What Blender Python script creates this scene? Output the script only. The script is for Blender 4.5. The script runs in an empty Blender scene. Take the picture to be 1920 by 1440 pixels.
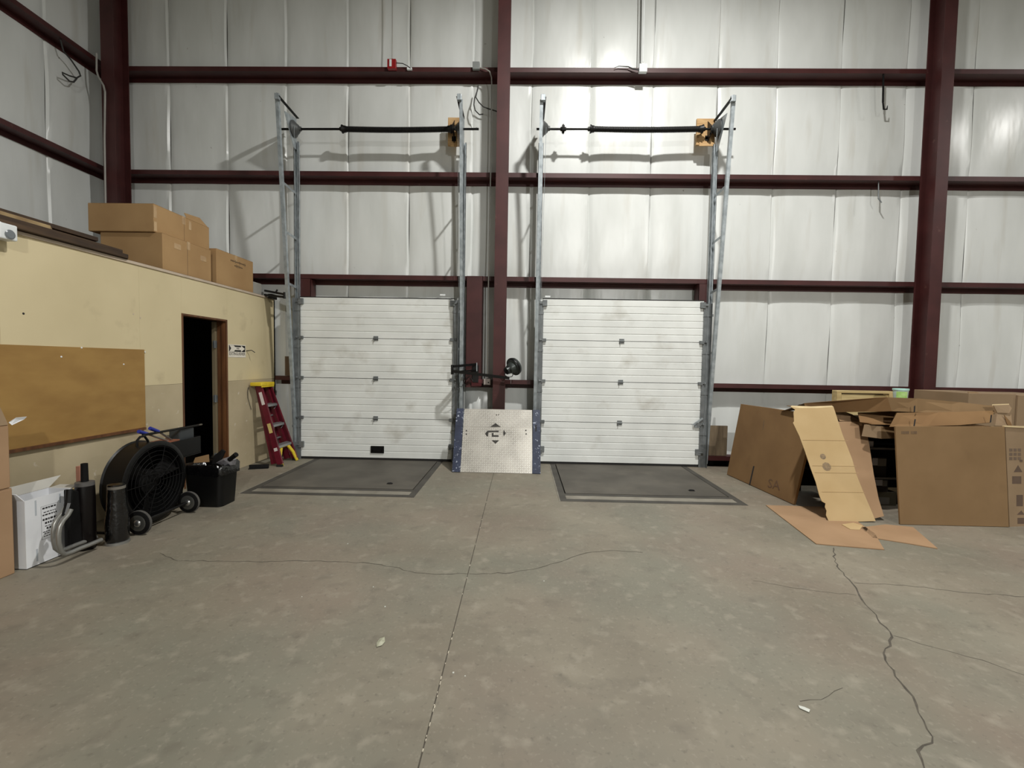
import bpy, bmesh, math, random
from mathutils import Vector, Matrix
from math import sin, cos, pi, radians, sqrt
random.seed(7)
sc = bpy.context.scene
COL = sc.collection

# ------------------------------------------------------------------ camera, light, exposure
EYE = Vector((0.0, 0.0, 1.5))
FPX, YAW, PITCH, ROLL = 850.0, 0.020614, 0.045503, -0.016907
fwd = Vector((-sin(YAW) * cos(PITCH), cos(YAW) * cos(PITCH), -sin(PITCH)))
rt = Vector((cos(YAW), sin(YAW), 0.0))
dn = fwd.cross(rt)
right = cos(ROLL) * rt + sin(ROLL) * dn
down = -sin(ROLL) * rt + cos(ROLL) * dn
cam = bpy.data.objects.new('camera', bpy.data.cameras.new('camera'))
COL.objects.link(cam)
M = Matrix.Identity(4)
for i in range(3):
    M[i][0], M[i][1], M[i][2], M[i][3] = right[i], -down[i], -fwd[i], EYE[i]
cam.matrix_world = M
cam.data.sensor_width = 36.0
cam.data.lens = FPX / 1920.0 * 36.0
cam.data.clip_start = 0.05
sc.camera = cam

world = bpy.data.worlds.new('world')
sc.world = world
world.use_nodes = True
world.node_tree.nodes['Background'].inputs[0].default_value = (1.0, 0.98, 0.94, 1)
world.node_tree.nodes['Background'].inputs[1].default_value = 0.02
sc.view_settings.view_transform = 'Standard'
sc.view_settings.look = 'None'
sc.view_settings.exposure = -0.5
sc.view_settings.gamma = 1.0
sc.view_settings.use_curve_mapping = False


def highbay(name, loc, watts, size=0.3, col=(1.0, 0.985, 0.945)):
    l = bpy.data.lights.new(name, 'AREA')
    l.shape = 'DISK'
    l.size = size
    l.energy = watts
    l.color = col
    o = bpy.data.objects.new(name, l)
    COL.objects.link(o)
    o.location = loc
    return o


highbay('highbay_lamp', (1.65, 3.2, 7.5), 690)
highbay('highbay_lamp', (11.2, 2.8, 7.3), 330)
highbay('highbay_lamp', (4.5, -11.0, 7.5), 3250)
highbay('highbay_lamp', (12.0, -11.0, 7.5), 500)

# pixel (1920x1440 frame of the photograph) -> world point on a plane, used to read real positions off the survey
def ray(x, y):
    return right * ((x - 960.0) / FPX) + down * ((y - 720.0) / FPX) + fwd
def onY(x, y, Y):
    d = ray(x, y); return EYE + d * (Y / d.y)
def onX(x, y, X):
    d = ray(x, y); return EYE + d * (X / d.x)
def onZ(x, y, Z=0.0):
    d = ray(x, y); return EYE + d * ((Z - EYE.z) / d.z)

# ------------------------------------------------------------------ materials
def srgb(r, g, b):
    f = lambda c: (c / 255.0 / 12.92) if c <= 10 else ((c / 255.0 + 0.055) / 1.055) ** 2.4
    return (f(r), f(g), f(b), 1.0)

def mat(name, c1, c2=None, rough=0.6, metal=0.0, scale=6.0, detail=4.0, lo=0.35, hi=0.65, bump=0.0, bscale=None,
        bdist=0.01, stretch=(1, 1, 1), spec=0.5, rvar=0.0, coord='Object'):
    m = bpy.data.materials.new(name)
    m.use_nodes = True
    nt = m.node_tree; N = nt.nodes; L = nt.links
    b = N['Principled BSDF']
    b.inputs['Roughness'].default_value = rough
    b.inputs['Metallic'].default_value = metal
    b.inputs['Specular IOR Level'].default_value = spec
    if c2 is None:
        c2 = tuple(x * 0.86 for x in c1[:3]) + (1,)
    tc = N.new('ShaderNodeTexCoord'); mp = N.new('ShaderNodeMapping')
    mp.inputs['Scale'].default_value = stretch
    if coord == 'World':
        g = N.new('ShaderNodeNewGeometry'); L.new(g.outputs['Position'], mp.inputs['Vector'])
    else:
        L.new(tc.outputs['Object'], mp.inputs['Vector'])
    n = N.new('ShaderNodeTexNoise')
    n.inputs['Scale'].default_value = scale; n.inputs['Detail'].default_value = detail
    L.new(mp.outputs[0], n.inputs['Vector'])
    r = N.new('ShaderNodeValToRGB')
    r.color_ramp.elements[0].position = lo; r.color_ramp.elements[0].color = c2
    r.color_ramp.elements[1].position = hi; r.color_ramp.elements[1].color = c1
    L.new(n.outputs['Fac'], r.inputs['Fac'])
    L.new(r.outputs['Color'], b.inputs['Base Color'])
    if rvar:
        mr = N.new('ShaderNodeMapRange')
        mr.inputs[3].default_value = rough - rvar; mr.inputs[4].default_value = rough + rvar
        L.new(n.outputs['Fac'], mr.inputs[0]); L.new(mr.outputs[0], b.inputs['Roughness'])
    if bump:
        n2 = N.new('ShaderNodeTexNoise')
        n2.inputs['Scale'].default_value = bscale or scale * 4; n2.inputs['Detail'].default_value = 3
        L.new(mp.outputs[0], n2.inputs['Vector'])
        bp = N.new('ShaderNodeBump')
        bp.inputs['Strength'].default_value = bump; bp.inputs['Distance'].default_value = bdist
        L.new(n2.outputs['Fac'], bp.inputs['Height']); L.new(bp.outputs[0], b.inputs['Normal'])
    return m

def overlay(m, col, scale, lo, hi, detail=5.0, stretch=(1, 1, 1), amount=1.0, world_=True, off=(0, 0, 0)):
    """mix a second noise-masked colour (stain, dust, chip) over the base colour"""
    nt = m.node_tree; N = nt.nodes; L = nt.links
    b = N['Principled BSDF']
    src = b.inputs['Base Color'].links[0].from_socket
    mp = N.new('ShaderNodeMapping'); mp.inputs['Scale'].default_value = stretch; mp.inputs['Location'].default_value = off
    if world_:
        g = N.new('ShaderNodeNewGeometry'); L.new(g.outputs['Position'], mp.inputs['Vector'])
    else:
        t = N.new('ShaderNodeTexCoord'); L.new(t.outputs['Object'], mp.inputs['Vector'])
    n = N.new('ShaderNodeTexNoise'); n.inputs['Scale'].default_value = scale; n.inputs['Detail'].default_value = detail
    L.new(mp.outputs[0], n.inputs['Vector'])
    mr = N.new('ShaderNodeMapRange'); mr.inputs[1].default_value = lo; mr.inputs[2].default_value = hi
    mr.inputs[3].default_value = 0.0; mr.inputs[4].default_value = amount
    L.new(n.outputs['Fac'], mr.inputs[0])
    mx = N.new('ShaderNodeMix'); mx.data_type = 'RGBA'
    L.new(mr.outputs[0], mx.inputs[0]); L.new(src, mx.inputs[6]); mx.inputs[7].default_value = col
    L.new(mx.outputs[2], b.inputs['Base Color'])
    return m

CONC = mat('concrete', srgb(134, 127, 112), srgb(119, 112, 98), rough=0.62, scale=1.3, detail=10, bump=0.12, bscale=18, bdist=0.006, coord='World', rvar=0.08)
overlay(CONC, srgb(126, 112, 100), 0.9, 0.46, 0.64, detail=10, amount=0.5)
overlay(CONC, srgb(112, 115, 103), 0.9, 0.46, 0.64, detail=10, off=(5, 3, 0), amount=0.45)
overlay(CONC, srgb(102, 95, 85), 3.4, 0.60, 0.78, detail=9, amount=0.4, stretch=(1.0, 1.6, 1), off=(1, 9, 0))
overlay(CONC, srgb(158, 151, 136), 9.0, 0.56, 0.74, amount=0.5, detail=12)
overlay(CONC, srgb(96, 90, 80), 7.0, 0.56, 0.74, amount=0.45, detail=12, off=(3, 7, 0))
overlay(CONC, srgb(150, 144, 130), 45.0, 0.58, 0.70, amount=0.4, detail=6, off=(7, 1, 0))
overlay(CONC, srgb(84, 79, 70), 34.0, 0.60, 0.74, amount=0.45, detail=8, off=(2, 2, 0))
CRACK = mat('crack_dirt', srgb(70, 65, 57), srgb(92, 86, 76), rough=0.9, scale=20)
VINYL = mat('white_vinyl_facing', srgb(224, 227, 225), srgb(210, 213, 210), rough=0.30, scale=1.3, bump=0.35, bscale=1.8, bdist=0.03, coord='World', stretch=(1.6, 1.6, 0.5), spec=0.45, rvar=0.05)
overlay(VINYL, srgb(186, 182, 170), 2.2, 0.56, 0.78, stretch=(2.2, 2.2, 0.25), amount=0.55)
overlay(VINYL, srgb(120, 116, 108), 9.0, 0.74, 0.80, amount=0.7, detail=6)
VINYL_L = VINYL
SEAM = mat('facing_seam', srgb(232, 232, 226), rough=0.45, scale=3)
REDST = mat('red_oxide_steel', srgb(72, 32, 31), srgb(60, 24, 23), rough=0.5, scale=3, bump=0.08, bscale=30, bdist=0.003, coord='World')
overlay(REDST, srgb(118, 88, 80), 9, 0.70, 0.80, amount=0.5, detail=6)
GALV = mat('galvanised_steel', srgb(176, 184, 188), srgb(146, 154, 158), rough=0.42, metal=0.4, scale=14, bump=0.05)
GALVD = mat('dull_galvanised', srgb(124, 128, 129), srgb(102, 106, 107), rough=0.5, metal=0.3, scale=9)
BLACKST = mat('black_steel', srgb(22, 21, 20), srgb(14, 13, 13), rough=0.45, metal=0.3, scale=8)
DOORW = mat('door_white_paint', srgb(233, 236, 233), srgb(220, 223, 220), rough=0.5, scale=2.2, bump=0.05, bscale=60, bdist=0.002, coord='World')
overlay(DOORW, srgb(160, 154, 138), 2.4, 0.58, 0.78, amount=0.5, stretch=(1, 1, 1.2))
RUBBER = mat('black_rubber', srgb(26, 25, 24), rough=0.75, scale=10)
PLY = mat('plywood', srgb(198, 164, 116), srgb(172, 134, 88), rough=0.7, scale=5, stretch=(1, 1, 8))
OFFW = mat('office_board', srgb(210, 196, 159), srgb(200, 186, 149), rough=0.75, scale=1.1, bump=0.06, bscale=40, bdist=0.002, coord='World')
overlay(OFFW, srgb(150, 134, 104), 3.0, 0.62, 0.80, amount=0.45)
OFFLOW = mat('office_lower_board', srgb(186, 172, 142), srgb(172, 158, 128), rough=0.8, scale=2, coord='World', bump=0.08, bscale=30)
overlay(OFFLOW, srgb(206, 198, 180), 12, 0.66, 0.74, amount=0.8)
HARDB = mat('brown_hardboard', srgb(158, 124, 68), srgb(144, 110, 58), rough=0.62, scale=3, bump=0.05, coord='World', stretch=(1, 1, 2.5))
DARKWOOD = mat('stained_door_wood', srgb(108, 70, 40), srgb(82, 50, 28), rough=0.5, scale=4, stretch=(6, 6, 0.5))
DOORSLAB = mat('door_slab_tan', srgb(120, 108, 84), rough=0.6, scale=3)
INNER = mat('unlit_room_dark', srgb(20, 18, 15), rough=0.9, scale=2)  # darkness of the unlit office put into its inner wall colour
ROOFB = mat('roof_deck_board', srgb(92, 70, 50), srgb(70, 52, 38), rough=0.85, scale=4)
EDGEW = mat('pale_trim', srgb(196, 180, 160), rough=0.7, scale=6)

def card(name, c1, c2):
    m = mat(name, c1, c2, rough=0.82, scale=2.2, detail=6, bump=0.10, bscale=9, bdist=0.006, spec=0.2)
    return overlay(m, tuple(x * 0.72 for x in c2[:3]) + (1,), 5.0, 0.66, 0.85, amount=0.35, world_=True)
CARD = card('cardboard', srgb(136, 110, 79), srgb(127, 102, 72))
CARDR = card('cardboard_roof', srgb(172, 140, 99), srgb(160, 128, 89))
CARD2 = card('cardboard_light', srgb(190, 165, 124), srgb(180, 154, 112))
CARD3 = card('cardboard_pink', srgb(164, 134, 104), srgb(153, 124, 95))
CARD4 = card('cardboard_dark', srgb(138, 108, 74), srgb(126, 97, 66))
CARD5 = card('cardboard_grey', srgb(150, 128, 102), srgb(138, 117, 92))
TORN = mat('torn_card_edge', srgb(226, 204, 160), rough=0.9, scale=8)
PRINT = mat('box_print', srgb(96, 78, 60), srgb(112, 90, 66), rough=0.85, scale=30)
TAPE = mat('clear_tape', srgb(190, 160, 118), srgb(170, 138, 98), rough=0.15, scale=6, spec=0.7)
PLANKD = mat('dark_plank', srgb(82, 62, 42), srgb(46, 33, 23), rough=0.75, scale=3, stretch=(6, 0.6, 6))
PLANKE = mat('plank_edge_pale', srgb(168, 146, 106), srgb(128, 104, 72), rough=0.8, scale=5)
WHITEC = mat('white_card', srgb(226, 228, 230), srgb(212, 214, 218), rough=0.6, scale=3)
WHITED = mat('white_card_inside', srgb(188, 186, 178), rough=0.7, scale=3)
INK = mat('dark_ink', srgb(40, 38, 38), rough=0.8, scale=20)
GREYINK = mat('grey_ink', srgb(120, 122, 126), rough=0.8, scale=20)
BLACKP = mat('black_plastic', srgb(12, 12, 12), srgb(8, 8, 8), rough=0.42, scale=6, bump=0.05, spec=0.3)
BLACKM = mat('black_matte', srgb(12, 11, 11), srgb(8, 7, 7), rough=0.75, scale=6, spec=0.2)
BAG = mat('black_bag_film', srgb(9, 9, 10), rough=0.2, scale=8, bump=0.6, bscale=12, bdist=0.02, spec=0.7)
TIRE = mat('grey_tyre', srgb(82, 80, 76), srgb(66, 64, 61), rough=0.8, scale=12)
CHROME = mat('bright_hub_metal', srgb(170, 170, 168), rough=0.25, metal=0.9, scale=6)
TUBEG = mat('grey_tube_metal', srgb(150, 150, 146), rough=0.35, metal=0.6, scale=6)
BLUE = mat('blue_grip', srgb(38, 52, 150), rough=0.45, scale=6)
BLUEP = mat('chipped_blue_paint', srgb(50, 59, 84), srgb(40, 47, 68), rough=0.5, scale=8, coord='World')
overlay(BLUEP, srgb(176, 184, 200), 34, 0.62, 0.66, amount=0.9, detail=3)
ALU = mat('tread_aluminium', srgb(204, 200, 191), srgb(184, 180, 172), rough=0.36, metal=0.5, scale=5, coord='World')
overlay(ALU, srgb(120, 116, 108), 3.2, 0.55, 0.78, amount=0.4)
ALUL = mat('tread_lug_bright', srgb(240, 238, 230), rough=0.3, metal=0.4, scale=9)
ALUP = mat('ladder_aluminium', srgb(176, 178, 178), rough=0.35, metal=0.7, scale=7)
FRED = mat('ladder_red_fibreglass', srgb(104, 24, 40), srgb(82, 18, 31), rough=0.35, scale=5)
YEL = mat('yellow_plastic', srgb(226, 200, 52), srgb(206, 178, 38), rough=0.5, scale=8)
LABEL = mat('white_sticker', srgb(216, 208, 204), rough=0.5, scale=12)
LABELY = mat('yellow_sticker', srgb(212, 192, 120), rough=0.5, scale=12)
DECK = mat('dock_deck_steel', srgb(92, 88, 80), srgb(78, 74, 67), rough=0.68, metal=0.1, scale=2.2, coord='World', bump=0.15, bscale=60, bdist=0.003)
overlay(DECK, srgb(112, 106, 95), 1.6, 0.52, 0.75, amount=0.6)
FRAMEST = mat('dock_frame_steel', srgb(74, 71, 65), srgb(60, 57, 52), rough=0.7, scale=4, coord='World')
LIPST = mat('dock_lip_worn', srgb(142, 137, 125), srgb(116, 111, 100), rough=0.6, scale=4, coord='World')
SIGNW = mat('sign_white', srgb(232, 226, 212), rough=0.5, scale=5)
SIGNB = mat('sign_black', srgb(20, 18, 14), rough=0.5, scale=5)
LETTER = mat('sign_letter_dark', srgb(58, 50, 44), rough=0.6, scale=9)
FIRERED = mat('fire_alarm_red', srgb(150, 26, 30), rough=0.4, scale=6)
WHITEP = mat('white_plastic', srgb(232, 236, 236), rough=0.4, scale=5)
CONDUIT = mat('conduit_grey', srgb(178, 176, 170), rough=0.45, metal=0.4, scale=6)
CABLE = mat('dark_cable', srgb(52, 52, 50), rough=0.6, scale=8)
LAMPG = mat('dock_lamp_grey', srgb(66, 72, 70), rough=0.35, metal=0.4, scale=6)
BROWNW = mat('weathered_board', srgb(120, 104, 82), srgb(92, 78, 60), rough=0.8, scale=4, stretch=(5, 5, 0.7))
PALEW = mat('pale_pallet_wood', srgb(205, 184, 134), srgb(184, 160, 110), rough=0.8, scale=4, stretch=(0.7, 5, 5))
GREENP = mat('green_tub_label', srgb(150, 200, 96), srgb(190, 222, 150), rough=0.4, scale=14)
TUBW = mat('tub_plastic', srgb(206, 226, 220), rough=0.35, scale=5)
LIDM = mat('tub_lid_mint', srgb(190, 236, 226), rough=0.4, scale=5)
SHELFM = mat('shelf_grey_metal', srgb(140, 138, 136), rough=0.45, metal=0.4, scale=8)
CEILM = mat('ceiling_grey', srgb(128, 128, 124), rough=0.7, scale=2)
LEAFM = mat('dry_leaf', srgb(176, 176, 156), srgb(150, 150, 128), rough=0.8, scale=30)
PAPER = mat('paper_scrap', srgb(206, 208, 200), rough=0.7, scale=20)
GLASSL = mat('lens_grey', srgb(120, 126, 130), rough=0.2, scale=5)
CLEARBAG = mat('clear_plastic_wrap', srgb(150, 150, 156), srgb(110, 108, 112), rough=0.2, scale=10, bump=0.5, bscale=10, bdist=0.02)

# ------------------------------------------------------------------ mesh builder
def world_off(o):
    v = Vector((0, 0, 0))
    while o is not None:
        v += o.location; o = o.parent
    return v

class MB:
    def __init__(s): s.v = []; s.f = []
    def add(s, vs, fs):
        b = len(s.v); s.v += [Vector(p) for p in vs]; s.f += [tuple(b + i for i in f) for f in fs]; return s
    def box(s, x0, x1, y0, y1, z0, z1):
        return s.add([(x0, y0, z0), (x1, y0, z0), (x1, y1, z0), (x0, y1, z0), (x0, y0, z1), (x1, y0, z1), (x1, y1, z1), (x0, y1, z1)],
                     [(0, 3, 2, 1), (4, 5, 6, 7), (0, 1, 5, 4), (1, 2, 6, 5), (2, 3, 7, 6), (3, 0, 4, 7)])
    def obox(s, c, ax, ay, az):     # centre and three half-axis vectors
        c, ax, ay, az = Vector(c), Vector(ax), Vector(ay), Vector(az)
        vs = [c + ax * i + ay * j + az * k for k in (-1, 1) for (i, j) in ((-1, -1), (1, -1), (1, 1), (-1, 1))]
        return s.add(vs, [(0, 3, 2, 1), (4, 5, 6, 7), (0, 1, 5, 4), (1, 2, 6, 5), (2, 3, 7, 6), (3, 0, 4, 7)])
    def bar(s, p, q, w, h, up=(0, 0, 1)):   # rectangular bar from p to q
        p, q = Vector(p), Vector(q); d = q - p
        u = Vector(up); a = d.cross(u)
        if a.length < 1e-5: a = d.cross(Vector((1, 0, 0)))
        a.normalize(); b = a.cross(d).normalized()
        return s.obox((p + q) / 2, a * w / 2, d / 2, b * h / 2)
    def angle(s, p, q, w, t, up=(0, 0, 1), side=1):   # L-profile bar
        p, q = Vector(p), Vector(q); d = (q - p).normalized()
        a = d.cross(Vector(up))
        if a.length < 1e-5: a = d.cross(Vector((1, 0, 0)))
        a.normalize(); b = a.cross(d).normalized(); a = a * side
        s.obox((p + q) / 2 + a * w / 2, a * w / 2, (q - p) / 2, b * t / 2)
        s.obox((p + q) / 2 + b * w / 2, a * t / 2, (q - p) / 2, b * w / 2)
        return s
    def slab(s, pts, t):            # polygon given in 3-D, thickened along its normal
        pts = [Vector(p) for p in pts]
        n = Vector((0, 0, 0))
        for i in range(len(pts)):
            a, b = pts[i], pts[(i + 1) % len(pts)]
            n += a.cross(b)
        n.normalize()
        k = len(pts)
        vs = pts + [p - n * t for p in pts]
        fs = [tuple(range(k)), tuple(range(2 * k - 1, k - 1, -1))]
        fs += [(i, k + i, k + (i + 1) % k, (i + 1) % k) for i in range(k)]
        return s.add(vs, fs)
    def extr(s, prof, p0, ux, uy, d):   # 2-D closed profile in (ux,uy) at p0, swept by vector d
        p0, ux, uy, d = Vector(p0), Vector(ux), Vector(uy), Vector(d)
        k = len(prof)
        a = [p0 + ux * x + uy * y for x, y in prof]
        vs = a + [p + d for p in a]
        fs = [tuple(range(k - 1, -1, -1)), tuple(range(k, 2 * k))]
        fs += [(i, (i + 1) % k, k + (i + 1) % k, k + i) for i in range(k)]
        return s.add(vs, fs)
    def tube(s, pts, r, n=8, caps=True):
        pts = [Vector(p) for p in pts]; b = len(s.v); k = len(pts); prev = None
        rs = r if isinstance(r, (list, tuple)) else [r] * k
        for i, p in enumerate(pts):
            t = (pts[min(i + 1, k - 1)] - pts[max(i - 1, 0)]).normalized()
            if prev is None:
                a = t.cross(Vector((0, 0, 1)))
                if a.length < 0.05: a = t.cross(Vector((1, 0, 0)))
            else:
                a = prev - t * prev.dot(t)
            a.normalize(); prev = a; c = t.cross(a)
            for j in range(n):
                th = 2 * pi * j / n
                s.v.append(p + (a * cos(th) + c * sin(th)) * rs[i])
        for i in range(k - 1):
            for j in range(n):
                s.f.append((b + i * n + j, b + i * n + (j + 1) % n, b + (i + 1) * n + (j + 1) % n, b + (i + 1) * n + j))
        if caps:
            s.f.append(tuple(b + j for j in range(n - 1, -1, -1)))
            s.f.append(tuple(b + (k - 1) * n + j for j in range(n)))
        return s
    def lathe(s, o, axis, prof, n=24):  # prof: list of (distance along axis, radius)
        o, axis = Vector(o), Vector(axis).normalized()
        pts = [o + axis * h for h, r in prof]
        a = axis.cross(Vector((0, 0, 1)))
        if a.length < 0.05: a = axis.cross(Vector((1, 0, 0)))
        a.normalize(); c = axis.cross(a); b = len(s.v); k = len(prof)
        for (h, r), p in zip(prof, pts):
            for j in range(n):
                th = 2 * pi * j / n
                s.v.append(p + (a * cos(th) + c * sin(th)) * max(r, 1e-4))
        for i in range(k - 1):
            for j in range(n):
                s.f.append((b + i * n + j, b + i * n + (j + 1) % n, b + (i + 1) * n + (j + 1) % n, b + (i + 1) * n + j))
        s.f.append(tuple(b + j for j in range(n - 1, -1, -1)))
        s.f.append(tuple(b + (k - 1) * n + j for j in range(n)))
        return s
    def build(s, name, m, parent=None, bevel=0.0, smooth=False, **tags):
        me = bpy.data.meshes.new(name)
        if parent is not None:
            off = world_off(parent)
        else:
            xs = [p.x for p in s.v]; ys = [p.y for p in s.v]; zs = [p.z for p in s.v]
            off = Vector(((min(xs) + max(xs)) / 2, (min(ys) + max(ys)) / 2, min(zs)))
        me.from_pydata([p - off for p in s.v], [], s.f)
        bm = bmesh.new(); bm.from_mesh(me)
        bmesh.ops.recalc_face_normals(bm, faces=bm.faces)
        bm.to_mesh(me); bm.free()
        if smooth:
            me.polygons.foreach_set('use_smooth', [True] * len(me.polygons))
            try: me.set_sharp_from_angle(angle=radians(40))
            except Exception: pass
        me.materials.append(m)
        o = bpy.data.objects.new(name, me)
        COL.objects.link(o)
        if parent is not None: o.parent = parent
        else: o.location = off
        if bevel:
            md = o.modifiers.new('bevel', 'BEVEL'); md.width = bevel; md.segments = 2; md.limit_method = 'ANGLE'
        for k, v in tags.items(): o[k] = v
        return o

def B(*a): return MB().box(*a)
def thing(name, loc, label, cat, group=None, kind=None):
    o = bpy.data.objects.new(name, None); COL.objects.link(o); o.location = loc
    o.empty_display_size = 0.1
    if label: o['label'] = label
    if cat: o['category'] = cat
    if group: o['group'] = group
    if kind: o['kind'] = kind
    return o
def structure(name, loc=(0, 0, 0)):
    return thing(name, loc, None, None, None, 'structure')

def text(name, body, size, origin, ux, uy, m, parent, depth=0.0006, sx=1.0):
    cu = bpy.data.curves.new('t', 'FONT'); cu.body = body; cu.size = size
    cu.align_x = 'CENTER'; cu.align_y = 'CENTER'; cu.extrude = depth; cu.resolution_u = 2
    to = bpy.data.objects.new('t', cu); COL.objects.link(to)
    dg = bpy.context.evaluated_depsgraph_get()
    me = bpy.data.meshes.new_from_object(to.evaluated_get(dg))
    bpy.data.objects.remove(to)
    ux, uy = Vector(ux).normalized(), Vector(uy).normalized(); uz = ux.cross(uy)
    off = world_off(parent); o0 = Vector(origin)
    for v in me.vertices:
        v.co = o0 + ux * v.co.x * sx + uy * v.co.y + uz * v.co.z - off
    me.name = name; me.materials.clear(); me.materials.append(m)
    o = bpy.data.objects.new(name, me); COL.objects.link(o); o.parent = parent
    return o

# ------------------------------------------------------------------ room shell
D = 7.05          # wall lining plane
GF = 6.84         # inner face of the wall girts
XL = -6.46        # left wall plane
XR, YB, ZC = 15.0, -20.0, 8.6
DOORS = ((-3.33, -1.02), (0.305, 2.66))
PITS = ((-3.115, -1.165, 4.925, 6.76), (0.45, 2.49, 4.915, 6.76))
JX = -0.356

floor = structure('floor')
B(XL, XR, YB, D + .1, -.3, -.04).build('floor_base', CONC, floor)
def slab_with_pit(x0, x1, pit):
    px0, px1, py0, py1 = pit
    m = MB()
    m.box(x0, x1, YB, py0, -.04, 0); m.box(x0, px0, py0, D + .1, -.04, 0)
    m.box(px1, x1, py0, D + .1, -.04, 0); m.box(px0, px1, py1, D + .1, -.04, 0)
    return m
slab_with_pit(XL, JX - .003, PITS[0]).build('concrete_slab', CONC, floor)
slab_with_pit(JX + .003, XR, PITS[1]).build('concrete_slab', CONC, floor)
B(JX - .003, JX + .003, YB, D, -.03, -.004).build('joint_filler', CRACK, floor)
# crumbs of pale filler along the joint
jm = MB()
for i in range(26):
    y = random.choice((random.uniform(1.2, 3.4), random.uniform(1.2, 5.4))); l = random.uniform(.003, .012); w = random.uniform(.0012, .0028); x = JX + random.uniform(-.002, .004)
    jm.box(x - w, x + w, y - l, y + l, -.004, random.uniform(.0008, .002))
jm.build('joint_crumbs', mat('joint_crumb', srgb(196, 188, 170), rough=.9), floor, kind='stuff')

def crack(pts, w=0.006):
    P = [onZ(x, y) for x, y in pts]
    Q = []
    for a, b in zip(P, P[1:]):
        n = max(2, int((b - a).length / 0.05))
        for i in range(n):
            p = a.lerp(b, i / n); d = (b - a).normalized(); side = Vector((-d.y, d.x, 0))
            Q.append(p + side * random.uniform(-.010, .010) * (0 if i == 0 else 1))
    Q.append(P[-1])
    m = MB(); vs = []; fs = []
    for i, p in enumerate(Q):
        d = (Q[min(i + 1, len(Q) - 1)] - Q[max(i - 1, 0)]).normalized(); side = Vector((-d.y, d.x, 0))
        ww = w * random.uniform(.35, 1.0)
        vs += [p + side * ww / 2 + Vector((0, 0, .0009)), p - side * ww / 2 + Vector((0, 0, .0009))]
    for i in range(len(Q) - 1): fs.append((2 * i, 2 * i + 1, 2 * i + 3, 2 * i + 2))
    m.add(vs, fs).build('crack', CRACK, floor)
crack([(300, 1037), (333, 1052), (408, 1052), (492, 1054), (558, 1051), (629, 1053), (692, 1056), (737, 1063), (779, 1074), (817, 1077), (877, 1076)], .008)
crack([(880, 1076), (960, 1074), (1010, 1065), (1045, 1055), (1070, 1046), (1110, 1035), (1150, 1032), (1205, 1036)], .009)
crack([(1563, 1027), (1565, 1053), (1583, 1079), (1599, 1095), (1611, 1116), (1623, 1134), (1643, 1153), (1650, 1168), (1669, 1185), (1670, 1211), (1657, 1225), (1660, 1238), (1676, 1257), (1690, 1281), (1712, 1306), (1722, 1336), (1738, 1367), (1748, 1393), (1721, 1408), (1733, 1440), (1745, 1480)], .012)
crack([(1602, 1093), (1660, 1095), (1733, 1101), (1797, 1110), (1920, 1119), (2000, 1126)], .006)
crack([(1412, 1089), (1522, 1107), (1605, 1116)], .004)
crack([(1675, 1192), (1751, 1214), (1843, 1238), (1920, 1266)], .004)
crack([(1500, 1315), (1540, 1312), (1580, 1290)], .004)

# wall lining: one panel per insulation strip, with a pinched seam along its right edge
GZ = (1.187, 2.728, 4.252, 5.763)      # girt web heights
def lining(parent, plane, a0, a1, z0, z1, axis, seam_w=.02):
    nx, nz = 10, 44
    vs = []; fs = []
    ph = random.uniform(0, 6)
    us = [0, .025, .08, .2, .35, .5, .65, .8, .92, .975, 1.0]
    for k in range(nz + 1):
        z = z0 + (z1 - z0) * k / nz
        zz = [0.0] + list(GZ) + [7.3, 8.8]
        lo = max([g for g in zz if g <= z + 1e-6]); hi = min([g for g in zz if g > z + 1e-6])
        t = (z - lo) / (hi - lo); q = sin(pi * t) ** .6
        wob = .010 * sin(z * 2.3 + ph) * sin(pi * t)
        for u in us:
            b = .012 + .03 * q * (1 - (2 * u - 1) ** 4)
            if u in (.975,): b = .010 + .024 * q
            if u in (1.0, 0): b = .004
            a = a0 + (a1 - a0) * u + (wob if 0 < u < 1 else wob)
            if axis == 'x': vs.append((a, plane - b, z))
            else: vs.append((plane + b, a, z))
    n = len(us)
    for k in range(nz):
        for i in range(n - 1):
            q = k * n + i
            fs.append((q, q + 1, q + n + 1, q + n) if axis == 'x' else (q + 1, q, q + n, q + n + 1))
    return MB().add(vs, fs).build('insulation_panel', VINYL, parent, smooth=True)
wall_back = structure('wall_back', (0, D, 0))
B(XL - .1, XR, D + .005, D + .12, 0, ZC).build('wall_sheet', CEILM, wall_back)
seams = [XL, -5.478, -4.575, -3.66, -2.71, -1.77, -.80, .088, .975, 1.90, 2.862, 3.735, 4.68, 5.637, 6.62, 7.55, 8.48, 9.4, 10.35, 11.3, 12.2, 13.2, XR]
for a, b in zip(seams, seams[1:]):
    lining(wall_back, D, a, b, 0.0, ZC, 'x')
wall_left = structure('wall_left', (XL, 0, 0))
B(XL - .12, XL - .005, YB, D, 0, ZC).build('wall_sheet', CEILM, wall_left)
ys = [YB] + [6.11 - .94 * i for i in range(28, -1, -1)] + [D]
ys = sorted(set(y for y in ys if y >= YB))
for a, b in zip(ys, ys[1:]):
    if b > 1.0: lining(wall_left, XL, b, a, 0.0, ZC, 'y')
B(XL - .1, XR, YB - .1, YB, 0, ZC).build('wall_front', VINYL, kind='structure')
B(XR, XR + .1, YB, D + .1, 0, ZC).build('wall_right', CEILM, kind='structure')
B(XL - .1, XR + .1, YB - .1, D + .1, ZC, ZC + .1).build('ceiling', CEILM, kind='structure')

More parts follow.
